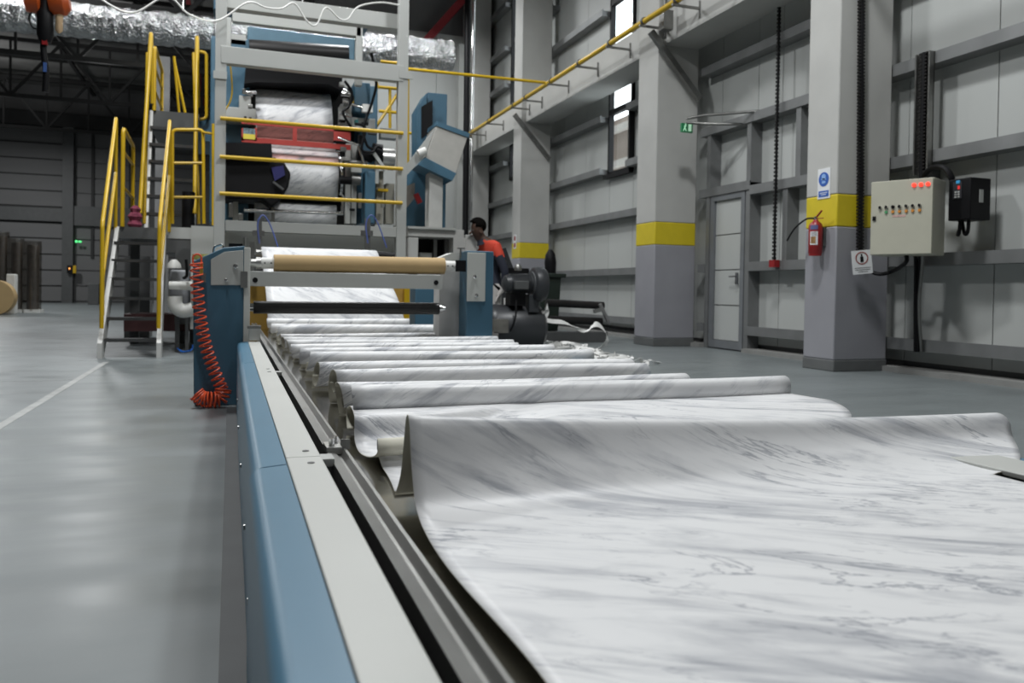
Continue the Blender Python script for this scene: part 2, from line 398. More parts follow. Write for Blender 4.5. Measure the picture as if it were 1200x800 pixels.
# ============================================================ ROOF TRUSSES, DUCT, PIPES
def truss(y, zb, zt, label, x0=-13.9, x1=2.2, step=1.6):
    t = thing('roof_truss', label, 'truss', (x0, y, zb), 'dark steel roof trusses over the hall')
    MB().beam((x0, y, zb), (x1, y, zb), .14).build('bottom_chord', trussm, t)
    MB().beam((x0, y, zt), (x1, y, zt), .14).build('top_chord', trussm, t)
    x = x0; k = 0
    while x+step <= x1+.01:
        MB().beam((x, y, zb if k % 2 == 0 else zt), (x+step, y, zt if k % 2 == 0 else zb), .09).build('brace', trussm, t)
        MB().beam((x+step, y, zb), (x+step, y, zt), .07).build('strut', trussm, t); x += step; k += 1
truss(20.5, 7.3, 8.9, 'nearest dark lattice roof truss behind the yellow stair rails')
truss(26.5, 7.5, 9.4, 'second dark lattice roof truss from the stairs')
truss(33, 7.6, 9.6, 'third dark lattice roof truss, deep in the hall')
truss(39, 7.5, 9.6, 'farthest dark lattice roof truss, just before the back wall')
dt = thing('air_duct', 'silver foil-wrapped round air duct running behind the machine', 'duct', (0, 16.5, 5.65))
def duct(x0, x1):
    n = int((x1-x0)/.11); pr = []
    for i in range(n+1):
        t = i/n; pr.append((t, .305+.014*(1 if i % 2 else -1)*rng.uniform(.4, 1.3)))
    zl = P(100, 25, 16.5); zr = P(500, 63, 16.5); sl_ = (zr.z-zl.z)/(zr.x-zl.x)
    mb = MB().lathe((x0, 16.5, zl.z+(x0-zl.x)*sl_), (x1, 16.5, zl.z+(x1-zl.x)*sl_), pr, 26)
    mb.v = [v+Vector((rng.uniform(-.02, .02), rng.uniform(-.016, .016), rng.uniform(-.016, .016))) for v in mb.v]
    mb.build('foil_sleeve', foil, dt, smooth=14)
duct(-9, P(529, 64, 16.5).x)
for x in (-3.0, -.9, 1.3, 3.4):
    MB().beam((x, 16.5, 6.1), (x, 16.5, ZR), .02).build('hanger', steel, dt)
lp = thing('high_bay_lamp', 'small glowing round ceiling lamp under the duct, left of the stair rails', 'lamp', P(158, 45, 25))
q = P(158, 43, 25)
MB().lathe(q+Vector((0, 0, .0)), q+Vector((0, 0, .28)), [(0, .30), (.6, .26), (1, .08)], 20).build('shade', alu, lp)
MB().cyl(q+Vector((0, 0, -.02)), q+Vector((0, 0, .0)), .27, 20).build('lens', white_em, lp)
MB().beam(q+Vector((0, 0, .28)), (q.x, q.y, ZR), .03).build('rod', trussm, lp)
# lamp that lights the top of the duct, really above it
q = Vector((-2.6, 16.3, 7.3))
lt = thing('tube_lamp', 'long white batten lamp hanging just above the duct', 'lamp', q)
MB().box(q+Vector((-.8, -.08, 0)), q+Vector((.8, .08, .08))).build('housing', whitep, lt)
MB().box(q+Vector((-.78, -.06, -.03)), q+Vector((.78, .06, 0))).build('diffuser', pm('batten', (1, 1, .97), .4, emit=22), lt)
for sx in (-.5, .5): MB().beam(q+Vector((sx, 0, .08)), (q.x+sx, q.y, ZR), .015).build('wire', steel, lt)
# yellow gas pipe along the right wall with brackets
gp = thing('gas_pipe', 'long yellow gas pipe on brackets along the concrete wall beam', 'pipe', (6.2, 12, 5.22))
MB().tube([(6.2, 2, 5.22), (6.2, 23.3, 5.2)], .045, 14).build('pipe', yellow, gp)
for y in (9.3, 10.4, 11.4, 12.6, 13.9, 15.3, 16.8, 17.6, 19.5, 21.0, 22.3):
    MB().beam((6.12, y, 5.14), (6.62, y, 5.14), .035).beam((6.6, y, 5.0), (6.6, y, 5.26), .05, .02).build('bracket', alu, gp)
    MB().cyl((6.2, y-.03, 5.22), (6.2, y+.03, 5.22), .056, 14).build('pipe_clamp', dgrey, gp)
bp_ = tag(MB().tube([P(470, 80, 15.6), P(641, 97, 15.55)], .03, 10).build('branch_pipe', yellow), 'thin yellow branch pipe joining the wall gas pipe from the machine', 'pipe')
c3 = PXX(603.5, 283, 6.5)
tag(MB().box((6.494, c3.y-.09, c3.z-.17), (6.5, c3.y+.09, c3.z+.17)).build('small_notice', signw), 'small white notice on the side of the far column', 'sign')
for k_ in (0, 1): MB().lathe((6.494, c3.y, c3.z-.09+.17*k_), (6.490, c3.y, c3.z-.09+.17*k_), [(0, .06), (1, .06)], 16).build('red_symbol', red, bpy.data.objects['small_notice'])
# diagonal props from beam to column
for y, lb in ((11.4, 'slanting grey prop beside the middle column under the beam'), (17.9, 'slanting grey prop beside the far column under the beam')):
    tag(MB().beam((6.3, y-.05, 5.05), (7.2, y-.08, 4.05), .09).build('slanting_prop', alu), lb, 'prop', 'slanting props at the columns')
tag(MB().box((6.33, 11.0, 5.0), (6.5, 11.15, 5.3)).box((6.36, 11.02, 5.3), (6.4, 11.06, 5.9)).build('pipe_support', alu), 'small steel pipe support at the top of the middle column', 'bracket')
# dark drain pipe and steel conduits by the corner
tag(MB().tube([P(549, -60, 21.5), P(545, 300, 21.5)], .09, 12).build('drain_pipe', black), 'tall black vertical drain pipe in the wall corner behind the worker', 'pipe')
tag(MB().tube([P(556, -60, 21.3), P(551, 270, 21.3)], .05, 12).build('steel_conduit', chrome), 'thin shiny steel conduit beside the black drain pipe', 'pipe')
# exit sign with tube arms
ex = thing('exit_sign', 'small green running-man exit sign on tubular arms beside the middle column', 'sign', (6.75, 10.75, 3.42))
e0 = PXX(795, 143, 6.62); e1 = PXX(809, 157, 6.62)
yv = (e0.y+e1.y)/2
MB().tube([(6.6, yv-.1, 3.56), (6.75, yv-.3, 3.58), (7.35, yv-.9, 3.58)], .022, 10).build('upper_arm', alu, ex)
MB().tube([(6.6, yv-.1, 3.50), (6.8, yv-.3, 3.46), (7.35, yv-.6, 3.44)], .022, 10).build('lower_arm', alu, ex)
ctr = Vector((6.66, yv, 3.44))
MB().box(ctr+Vector((-.10, -.02, -.07)), ctr+Vector((.10, .02, .07))).build('sign_panel', lampg, ex)
MB().beam(ctr+Vector((-.07, -.022, -.05)), ctr+Vector((-.045, -.022, .0)), .014, .008).beam(ctr+Vector((-.045, -.022, 0)), ctr+Vector((-.035, -.022, .035)), .02, .008).beam(ctr+Vector((-.045, -.022, 0)), ctr+Vector((-.02, -.022, -.05)), .014, .008).beam(ctr+Vector((-.06, -.022, .015)), ctr+Vector((-.01, -.022, .03)), .01, .008).cyl(ctr+Vector((-.03, -.018, .052)), ctr+Vector((-.03, -.026, .052)), .011, 10).build('running_figure', lampgw, ex)
MB().box(ctr+Vector((.02, -.026, -.05)), ctr+Vector((.07, -.02, .055))).build('doorway_mark', lampgw, ex)
# hanging cable chains
def chain(p0, p1, label, w=.07, n=60):
    p0 = Vector(p0); p1 = Vector(p1); t = thing('cable_chain', label, 'cable', p1, 'black cable carriers on the right wall')
    mb = MB(); mb.tube([p0+(p1-p0)*i/8+Vector((0, .01*(i % 2), 0)) for i in range(9)], w*.32, 8); mb.build('cable', black, t)
    mb = MB(); m2 = MB()
    for i in range(n):
        q = p0+(p1-p0)*(i+.5)/n; h = (p1-p0).length/n
        mb.box(q+Vector((-w/2, -w*.1, -h*.3)), q+Vector((w/2, w*.5, h*.3)))
    o = mb.build('link_row', rubber, t); o['kind'] = 'stuff'
    return t
a = PXX(902, -30, 7.2); b = PXX(897, 305, 7.2)
ch = chain((7.22, 9.35, 6.3), (7.22, 9.35, 1.36), 'long hanging chain cable ending in a small red pendant beside the door', .05, 90)
MB().box((7.18, 9.3, 1.26), (7.27, 9.42, 1.36)).build('pendant', red, ch)
chain(P(1011, -60, 7.28), P(1009, 295, 7.28), 'thick black cable run down the front of the nearest column', .075, 90)
ct = thing('cable_tray', 'vertical steel cable tray with a black cable on the wall above the switch box', 'cable tray', (7.25, 6.6, 2))
c0 = PXX(1086, 62, 7.25); c1 = PXX(1080, 205, 7.25)
MB().box((7.2, c0.y-.09, c1.z), (7.27, c0.y-.07, c0.z)).box((7.2, c0.y+.09, c1.z), (7.27, c0.y+.11, c0.z)).box((7.26, c0.y-.09, c1.z), (7.275, c0.y+.11, c0.z)).build('tray', alu, ct)
mb = MB()
for i in range(34): 
    z = c1.z+.02+(c0.z-c1.z-.04)*i/33; mb.box((7.2, c0.y-.05, z), (7.26, c0.y+.05+.01*(i % 2), z+.02))
mb.build('cable_link', rubber, ct)['kind'] = 'stuff'
MB().tube([(7.22, c0.y, c1.z-.1), (7.22, c0.y, c0.z)], .03, 8).build('cable', black, ct)

# ============================================================ SIGNS, EXTINGUISHER, BOXES (right wall)
def facex(x, yc_, zc_, w_, h_, th=.006):       # flat plate on a face that looks towards -X
    return MB().box((x-th, yc_-w_/2, zc_-h_/2), (x, yc_+w_/2, zc_+h_/2))
ROTX = Matrix(((0, 0, -1), (-1, 0, 0), (0, 1, 0)))       # text on a -X face (reads along -Y)
s0 = PXX(966, 215, 6.5)
sg = thing('safety_sign', 'white sheet with a blue round mandatory-wear symbol on nearest column', 'sign', (6.5, s0.y, s0.z))
hh = PXX(960, 198, 6.5).z - PXX(960, 233, 6.5).z; ww = abs(PXX(959, 215, 6.5).y - PXX(973.5, 215, 6.5).y)
facex(6.499, s0.y, s0.z, ww, hh).build('sheet', signw, sg)
rr = min(ww*.40, hh*.28)
MB().lathe((6.493, s0.y, s0.z+hh*.14), (6.489, s0.y, s0.z+hh*.14), [(0, rr), (1, rr)], 28).build('blue_disc', signb, sg)
mb = MB(); z_ = s0.z+hh*.14
mb.lathe((6.489, s0.y, z_+rr*.35), (6.487, s0.y, z_+rr*.35), [(0, rr*.42), (1, rr*.42)], 16)
mb.box((6.487, s0.y-rr*.5, z_-rr*.1), (6.489, s0.y+rr*.5, z_+rr*.12)); mb.box((6.487, s0.y-rr*.35, z_-rr*.6), (6.489, s0.y+rr*.35, z_-rr*.25))
mb.build('head_symbol', pm('pale_blue', (.25, .42, .75), .5), sg)
facex(6.493, s0.y, s0.z-hh*.34, ww*.8, hh*.2, .003).build('blue_bar', signb, sg)
for i in range(2):
    facex(6.490, s0.y, s0.z-hh*(.31+.06*i), ww*(.6-.2*i), hh*.022, .001).build('text_line', signw, sg)
# fire extinguisher
fy = PXX(955, 270, 6.38).y; fz0 = PXX(957, 298, 6.38).z; fz1 = PXX(957, 261, 6.38).z
fe = thing('fire_extinguisher', 'red fire extinguisher hung on the nearest column', 'fire extinguisher', (6.39, fy, fz0))
hgt = fz1-fz0; r_ = .078
MB().lathe((6.39, fy, fz0), (6.39, fy, fz1+.04), [(0, r_*.85), (.05, r_), (.80, r_), (.88, r_*.85), (.95, r_*.45), (1, r_*.3)], 26).build('tank', red, fe)
MB().lathe((6.39, fy, fz0-.015), (6.39, fy, fz0+.03), [(0, r_*.9), (1, r_*.95)], 26).build('foot_ring', red, fe)
MB().cyl((6.39, fy, fz1+.03), (6.39, fy, fz1+.075), .022).build('valve', steel, fe)
MB().beam((6.39, fy, fz1+.06), (6.36, fy-.13, fz1+.13), .018, .012).build('lever', red, fe)
MB().beam((6.39, fy, fz1+.05), (6.37, fy-.14, fz1+.045), .016, .010).build('carry_handle', red, fe)
MB().tube(bez([(6.38, fy, fz1+.05), (6.33, fy+.09, fz1+.05), (6.29, fy+.24, fz1-.05), (6.27, fy+.35, fz1-.19)]), .011, 8).build('hose', black, fe)
mb = MB(); n = 10
def arc_label(z0, z1, rr_, a0, a1):
    vv = []; m = MB()
    for i in range(n+1):
        q = a0+(a1-a0)*i/n
        for rad in (rr_, rr_+.001):
            for z in (z0, z1): vv.append((6.39+math.cos(q)*rad, fy+math.sin(q)*rad, z))
    ff = []
    for i in range(n):
        k = i*4; ff += [(k+2, k+6, k+7, k+3), (k, k+1, k+5, k+4), (k, k+4, k+6, k+2), (k+1, k+3, k+7, k+5)]
    ff += [(0, 2, 3, 1), (n*4, n*4+1, n*4+3, n*4+2)]
    return m.add(vv, ff)
A0, A1 = PI*1.02, PI*1.38
arc_label(fz0+hgt*.30, fz0+hgt*.72, r_+.0005, A0, A1).build('paper_label', signw, fe)
arc_label(fz0+hgt*.34, fz0+hgt*.56, r_+.0018, A0+.12, A1-.3).build('label_picture', pm('label_pic', (.35, .2, .08), .5, var=.5, scale=60), fe)
arc_label(fz0+hgt*.78, fz0+hgt*.92, r_+.0005, A0, A1).build('upper_label', pm('lab2', (.12, .13, .28), .5), fe)
for k_ in range(3): arc_label(fz0+hgt*(.59+.045*k_), fz0+hgt*(.605+.045*k_), r_+.0018, A0+.15, A1-.2).build('text_line', dgrey, fe)
MB().box((6.46, fy-.05, fz0+.1), (6.5, fy+.05, fz1-.05)).build('wall_bracket', dgrey, fe)
# leaning sign hung at column corner
ls_c = P(1010, 307, 7.2)
n1 = Vector((-.35, -.94, 0)).normalized(); t1 = Vector((-n1.y, n1.x, 0)); t1 = -t1 if t1.x < 0 else t1
ls = thing('warning_sign', 'tilted white warning sign with red ring around a black bottle, below the switch box', 'sign', ls_c)
Rt = Matrix.Rotation(math.radians(6), 3, n1)
def rp(x, z, d=0.): return ls_c + Rt@(t1*x+Vector((0, 0, z))) + n1*d
def plate(m, x0, z0, x1, z1, d0, d1):
    return m.prism([rp(x0, z0, d0), rp(x1, z0, d0), rp(x1, z1, d0), rp(x0, z1, d0)], n1*(d1-d0))
plate(MB(), -.112, -.135, .112, .135, 0, .006).build('board', signw, ls)
ring = []
mb = MB(); N_ = 30
vv = []
for i in range(N_):
    q = 2*PI*i/N_
    for rad in (.060, .072):
        for d_ in (.0065, .009): vv.append(rp(math.cos(q)*rad, .045+math.sin(q)*rad, d_))
ff = []
for i in range(N_):
    a_ = i*4; b_ = ((i+1) % N_)*4
    ff += [(a_+1, b_+1, b_+3, a_+3), (a_, a_+2, b_+2, b_), (a_, b_, b_+1, a_+1), (a_+2, a_+3, b_+3, b_+2)]
mb.add(vv, ff).build('red_ring', pm('ring', (.28, .06, .05), .5), ls)
m2 = MB(); plate(m2, -.018, .0, .018, .062, .0065, .009); plate(m2, -.008, .062, .008, .092, .0065, .009); m2.build('bottle_symbol', black, ls)
for i, wd in enumerate((.09, .085, .055)):
    plate(MB(), -wd, -.062-.022*i-.006, wd, -.062-.022*i, .0065, .0075).build('text_line', dgrey, ls)
# control box (turned a little towards the aisle)
nb = Vector((-.90, -.436, 0)).normalized(); tb = Vector((.436, -.90, 0)).normalized()   # normal, and direction to the right of the face
cr = P(1093, 252, 6.25)
hb = P(1093, 207, 6.25).z-P(1093, 297.5, 6.25).z; wbx = .62; zb0 = P(1093, 297.5, 6.25).z
def bp3(x, z, d=0.): return Vector((cr.x, cr.y, zb0)) + tb*(x-wbx) + Vector((0, 0, z)) - nb*d      # d goes into the box
cb = thing('control_box', 'beige steel switch box with red pilot lamps and two rows of knobs', 'electrical box', bp3(wbx/2, 0))
def bplate(m, x0, z0, x1, z1, d0, d1):
    return m.prism([bp3(x0, z0, d0), bp3(x1, z0, d0), bp3(x1, z1, d0), bp3(x0, z1, d0)], -nb*(d1-d0))
bplate(MB(), 0, 0, wbx, hb, .022, .40).build('cabinet', beige, cb, bevel=.008)
bplate(MB(), .004, .004, wbx-.004, hb-.004, 0, .02).build('door', beige, cb, bevel=.006)
fx = lambda u: (u-1019)/74*wbx
fzz = lambda v: (297.5-v)/90.5*hb
for u in (1071, 1079, 1087):
    p = bp3(fx(u), fzz(215), 0); MB().lathe(p, p+nb*.02, [(0, .022), (.6, .021), (1, .012)], 16).build('pilot_lamp', lampred, cb)
for i, u in enumerate((1031, 1038.5, 1046.5, 1054.5, 1062.5, 1070, 1078)):
    p = bp3(fx(u), fzz(239.5), 0); k_ = MB().lathe(p, p+nb*.018, [(0, .019), (1, .016)], 14).build('knob', chrome if i != 2 else black, cb)
    MB().beam(p+nb*.019+Vector((0, 0, -.014)), p+nb*.019+Vector((0, 0, .016)), .010, .014).build('knob_grip', black, k_)
for i, u in enumerate((1038.5, 1046.5, 1054.5, 1062.5, 1070, 1078)):
    p = bp3(fx(u), fzz(245.5), 0); MB().lathe(p, p+nb*.014, [(0, .017), (1, .014)], 14).build('push_button', pm('amber', (.70, .28, .05), .4) if i else pm('green_btn', (.08, .35, .15), .4), cb)
bplate(MB(), fx(1046), fzz(252), fx(1062), fzz(249.5), -.002, 0).build('label_strip', pm('pink_label', (.62, .40, .36), .5), cb)
bplate(MB(), fx(1022), fzz(255), fx(1026), fzz(250), -.012, 0).build('lock', black, cb)
p = bp3(fx(1058), fzz(299), .2)
# cables below the box
for i, (ua, ub) in enumerate(((1073, 1073), (1078, 1076), (1081, 1080))):
    a_ = PXX(ua, 300, 7.15); b_ = PXX(ub, 412, 7.25)
    tag(MB().tube(bez([a_+Vector((-.1, 0, .1)), a_, (a_+b_)/2+Vector((0, .02*i, 0)), b_]), [.018, .018]*50 if False else .018 if i else .022, 8).build('supply_cable', black if i < 2 else alu),
        ['thick black supply cable, left of three below the switch box', 'black supply cable, middle of three below the switch box', 'pale conduit, right of three below the switch box'][i], 'cable', 'cables dropping from the switch box')
tag(MB().tube(bez([bp3(fx(1056), -.0, .2), bp3(fx(1055), -.08, .2), P(1045, 318, 7.0), P(1030, 321, 7.1), P(1015, 316, 7.25)]), .022, 8).build('drooping_cable', black), 'black cable drooping between switch box and column', 'cable')
tag(MB().tube(bez([PXX(1083, 205, 7.15), PXX(1092, 197, 7.1), PXX(1106, 196, 7.05), PXX(1114, 206, 7.05), PXX(1118, 222, 7.1)]), .03, 8).build('looped_cable', black), 'thick black cable looping over the switch box into the drive unit', 'cable')
# frequency drive
dv0 = PXX(1115, 212, 7.1); dv1 = PXX(1133, 258, 7.1)
vf = thing('drive_unit', 'black frequency drive mounted on the wall right of the switch box', 'drive unit', (7.3, dv1.y, dv1.z))
ya, yb = PXX(1111, 235, 7.02).y, PXX(1137, 235, 7.02).y
MB().box((7.02, yb, dv1.z), (7.3, ya, dv0.z)).build('housing', black, vf, bevel=.012)
MB().box((7.015, yb+.10, dv1.z+.22), (7.02, ya-.06, dv0.z-.03)).build('face_plate', pm('dark_face', (.03, .03, .035), .4), vf)
MB().box((7.01, yb+.12, dv0.z-.05), (7.018, ya-.10, dv0.z-.02)).build('blue_badge', pm('cyan_badge', (.05, .35, .65), .4), vf)
MB().box((7.01, yb+.12, dv0.z-.11), (7.018, ya-.12, dv0.z-.075)).build('display', lampred if False else pm('red_display', (.6, .03, .03), .4, emit=.6), vf)
for i in range(3):
    for j in range(2): MB().box((7.01, yb+.12+.035*j, dv0.z-.145-.025*i), (7.018, yb+.145+.035*j, dv0.z-.128-.025*i)).build('key', grey, vf)
MB().box((7.14, yb-.006, dv0.z-.25), (7.19, yb, dv0.z-.12)).build('rating_label', grey, vf)
for s_ in (0, 1): MB().tube(bez([(7.1, yb+.08+.1*s_, dv1.z+.02), (7.1, yb+.09+.1*s_, dv1.z-.12), (7.15, yb+.17+.08*s_, dv1.z-.13), (7.2, ya-.02, dv1.z)]), .018, 8).build('cable', black, vf)

# ============================================================ LAYING TABLE
tb_ = thing('laying_table', 'long low laying table with blue edge covers and steel trough', 'table', (1, 3, 0))
YE = 5.95
def ext(poly, y0, y1): 
    return MB().prism([(x, y0, z) for x, z in poly], (0, y1-y0, 0))
def arc(cx, cz, r, a0, a1, n=8): return [(cx+r*math.cos(math.radians(a0+(a1-a0)*i/n)), cz+r*math.sin(math.radians(a0+(a1-a0)*i/n))) for i in range(n+1)]
for y0, y1, ds in ((-.6, 1.795, -.004), (1.803, 4.3, 0), (4.308, YE, .003)):
    ext([(.045+ds, .03)]+arc(.075+ds, .44, .030, 180, 95)+[(.120, .474), (.120, .462), (.06, .44), (.06, .03)], y0, y1).build('side_cover', bluel, tb_, smooth=50)
    ext([(1.865-ds, .03)]+arc(1.835-ds, .44, .030, 0, 85)+[(1.79, .474), (1.79, .462), (1.85, .44), (1.85, .03)], y0, y1).build('side_cover', bluel, tb_, smooth=50)
for y0, y1 in ((-.6, 1.86), (1.864, 3.85), (3.854, YE)):
    for xa, xb in ((.122, .200), (1.645, 1.788)):
        MB().box((xa, y0, .462), (xb, y1, .476)).build('cover_plate', greyp, tb_, bevel=.003)
        for yy_ in (y0+.06, y1-.07):
            if yy_ > .5: MB().cyl(((xa+xb)/2+.01, yy_, .476), ((xa+xb)/2+.01, yy_, .4775), .008, 12).build('screw', dgrey, tb_)
for y in (1.84, 3.80):
    MB().box((.2, y, .455), (.228, y+.06, .472)).build('joint_tab', grey, tb_)
MB().box((.06, -.6, .02), (.21, YE, .40)).box((1.64, -.6, .02), (1.85, YE, .40)).build('side_frame', black, tb_)
MB().box((-.016, -.6, 0), (.10, YE, .012)).box((1.8, -.6, 0), (1.9, YE, .012)).build('base_plate', pm('plinth', (.085, .09, .092), .6), tb_)
for sgn, x_ in ((1, 0), (-1, 1.835)):
    for y0, y1 in ((-.6, 2.0), (2.004, YE+3.4)):
        ext([(x_+sgn*a_, b_) for a_, b_ in ((.226, .40), (.226, .462), (.248, .458), (.252, .452), (.258, .452), (.268, .464), (.275, .464), (.278, .41), (.278, .40))], y0, y1).build('side_rail', alu, tb_, smooth=20)
MB().box((.278, -.6, .385), (1.557, YE+3.4, .395)).build('steel_bed', tray, tb_)
# clamp bracket on the rail
ck = MB().box((.225, 1.97, .455), (.262, 2.05, .472)).build('clamp', steel, tb_)
MB().cyl((.24, 2.0, .47), (.24, 2.0, .49), .007, 10).cyl((.255, 2.04, .47), (.255, 2.04, .487), .006, 10).build('bolt', chrome, ck)
MB().box((.262, 2.0, .46), (.285, 2.004, .485)).build('fin', alu, ck)
for y in (4.9, 3.95, 3.1, 2.3, 1.75, 1.3):
    MB().cyl((.040, y, .20), (.046, y, .20), .008, 10).build('rivet', steel, tb_)

# ============================================================ MARBLE PAPER
def sheet_surface(name, prof_fn, s_n, xs_fn, nx, parent=None, th=.0022, flip=False):
    """prof_fn(s, t)->(y, z) with s along the web, t across; xs_fn(s, t)->x ; builds UVs in metres"""
    vv = []; uvs = []; L_ = 0; prev = None; ls_ = []
    for i in range(s_n+1):
        y, z = prof_fn(i/s_n, .5)
        if prev: L_ += math.hypot(y-prev[0], z-prev[1])
        prev = (y, z); ls_.append(L_)
    for i in range(s_n+1):
        for j in range(nx+1):
            s = i/s_n; t = j/nx; y, z = prof_fn(s, t); x = xs_fn(s, t); vv.append((x, y, z)); uvs.append((x, ls_[i]))
    ff = []
    for i in range(s_n):
        for j in range(nx):
            a_ = i*(nx+1)+j; ff.append((a_, a_+nx+1, a_+nx+2, a_+1) if flip else (a_, a_+1, a_+nx+2, a_+nx+1))
    me = bpy.data.meshes.new(name); me.from_pydata(vv, [], ff)
    ul = me.uv_layers.new(name='UVMap')
    off = rng.uniform(0, 40)
    for l in me.loops: u = uvs[l.vertex_index]; ul.data[l.index].uv = (u[0]+off, u[1]+off*.7)
    me.materials.append(marb); me.materials.append(cream); me.shade_smooth()
    o = bpy.data.objects.new(name, me); COL.objects.link(o)
    sd = o.modifiers.new('thickness', 'SOLIDIFY'); sd.thickness = th; sd.offset = -1; sd.material_offset = 1; sd.material_offset_rim = 1
    return o
def spline(ctrl):
    pts = bez([Vector((a_, b_, 0)) for a_, b_ in ctrl], 10); m = len(pts)-1
    d = [0]
    for i in range(m): d.append(d[-1]+(pts[i+1]-pts[i]).length)
    def f(s):
        q = s*d[-1]; k = 0
        while k < m-1 and d[k+1] < q: k += 1
        t = (q-d[k])/max(1e-9, d[k+1]-d[k]); p = pts[k].lerp(pts[k+1], min(1, t)); return p.x, p.y
    return f
# near sheet: flat bed of paper rising into a pinched standing fold.  left (t=0) and right (t=1) profiles
fl = spline([(.20, .42), (.8, .42), (1.2, .421), (1.38, .423), (1.46, .432), (1.51, .458), (1.545, .52), (1.562, .578), (1.575, .603), (1.592, .606), (1.606, .588), (1.62, .54), (1.645, .47), (1.69, .42)])
fr_ = spline([(.20, .469), (.75, .469), (1.05, .469), (1.22, .470), (1.36, .472), (1.48, .480), (1.55, .494), (1.578, .522), (1.596, .540), (1.62, .546), (1.645, .538), (1.66, .51), (1.68, .46), (1.71, .42)])
def npf(s, t):
    a_ = fl(s); b_ = fr_(s); k = t**.8
    kz = k if s > .8 else t**4*(1-s/.8)+k*(s/.8); y = a_[0]*(1-k)+b_[0]*k; z = a_[1]*(1-kz)+b_[1]*kz
    z += .0035*math.sin(6*t+3*y)*math.sin(2.3*y+1)*(1-s)
    return y, z
def nxf(s, t):
    y, z = npf(s, t); lift = max(0, min(1, (y-1.31)/.27)) if s < .93 else 1
    xl = .335+.006*math.sin(y*9)+(.022 if y < 1.0 else 0)*min(1, (1.0-y)*2) * 0
    xr = 1.60+.40*lift**.6 
    return xl+(xr-xl)*t
o = sheet_surface('printed_sheet', npf, 150, nxf, 60)
tag(o, 'broad marble-print sheet lying flat in front and rising into a standing fold', 'sheet')
# folded rolls of the web
def fold(Y, zt, xl, xr, r, label, zb=.402, skew=0., seed=0):
    rg = random.Random(seed); j = lambda a_: rg.uniform(-a_, a_)
    L_ = [(Y+.085+j(.01), zb), (Y+.05+j(.008), zb+.015), (Y+r*.95, zt-r*1.5+j(.008)), (Y+r*1.0, zt-r*.8), (Y+r*.72, zt-r*.22), (Y, zt), (Y-r*.72, zt-r*.22),
          (Y-r, zt-r*.85), (Y-r*.85, zt-r*1.6), (Y-r*.25+j(.01), zt-r*2.15), (Y+r*.35, zt-r*1.95), (Y+r*.5, zt-r*1.2)]
    R_ = [(a_+skew+.0, b_) for a_, b_ in L_]
    f = spline(L_)
    def pf(s, t):
        y, z = f(s); wob = .006*math.sin(t*5+seed)+.004*math.sin(t*11+seed*2)
        return y+skew*t+wob, z+.004*math.sin(t*4+seed*1.7)
    def xf(s, t):
        x0 = xl+.012*math.sin(s*7+seed); x1 = xr+.008*math.sin(s*6+seed)
        return x0+(x1-x0)*t
    o = sheet_surface('wallpaper_fold', pf, 54, xf, 24, flip=True)
    tag(o, label, 'wallpaper roll', 'marble-print rolls lying across the table')
    return o
fold(2.52, .553, .370, 2.03, .046, 'largest marble-print roll, lying on top just behind the standing fold', zb=.475, skew=.03, seed=1)
fold(2.88, .527, .372, 1.80, .042, 'marble-print roll tucked directly behind the largest top roll', seed=2)
fold(3.20, .543, .385, 1.78, .042, 'third marble-print roll counting back from the largest roll', seed=3)
fold(3.66, .527, .366, 1.945, .050, 'fourth marble-print roll counting back from the largest roll', seed=4)
fold(4.10, .540, .372, 1.925, .046, 'fifth marble-print roll, its right end before the shredded trimmings', seed=5)
fold(4.58, .530, .375, 1.89, .042, 'sixth marble-print roll counting back from the largest roll', seed=6)
fold(5.12, .512, .368, 1.86, .040, 'seventh marble-print roll counting back, low between two higher ones', seed=7)
fold(5.62, .503, .375, 2.01, .040, 'eighth marble-print roll, right end below the blue right cabinet', seed=8)
fold(6.08, .497, .370, 2.03, .038, 'ninth marble-print roll, just inside the roller stand', seed=9)
fold(6.50, .500, .365, 1.88, .038, 'tenth marble-print roll, under the black roller', seed=10)
fold(6.90, .548, .375, 1.86, .042, 'raised marble-print roll with a clean right end under the black roller', seed=11)
fold(7.75, .520, .365, 1.93, .040, 'second last marble-print roll, below the hanging web', seed=12)
fold(8.50, .545, .365, 1.83, .045, 'last marble-print roll, at the foot of the hanging web', seed=13)
# the flattened loop under the largest roll
sl = spline([(1.78, .404), (1.95, .404), (2.03, .412), (2.075, .445), (2.05, .472), (2.02, .45), (2.05, .43), (2.12, .415), (2.22, .41), (2.30, .428), (2.325, .462), (2.345, .486), (2.40, .488), (2.50, .484), (2.62, .478), (2.68, .455), (2.66, .42), (2.60, .405)])
slr = spline([(2.0, .462), (2.02, .478), (2.06, .486), (2.15, .488), (2.30, .489), (2.45, .488), (2.58, .484), (2.66, .474), (2.70, .45), (2.67, .42), (2.60, .405)])
def slp(s, t):
    a_ = sl(s); b_ = slr(s); k = max(0, min(1, (t-.12)/.3)); k = k*k*(3-2*k)
    return a_[0]*(1-k)+b_[0]*k+.004*math.sin(5*t), a_[1]*(1-k)+b_[1]*k+.0015*math.sin(7*t)
def slx(s, t):
    y = slp(s, t)[0]; xr = 2.03 if y > 2.3 else 2.03-.18*min(1, (2.3-y)/.3)
    return .355+.015*math.sin(s*9)+(xr-.355)*t
o = sheet_surface('wallpaper_fold', slp, 90, slx, 40)
tag(o, 'flattened marble-print fold lying under the largest roll, curled at its left end', 'wallpaper roll', 'marble-print rolls lying across the table')

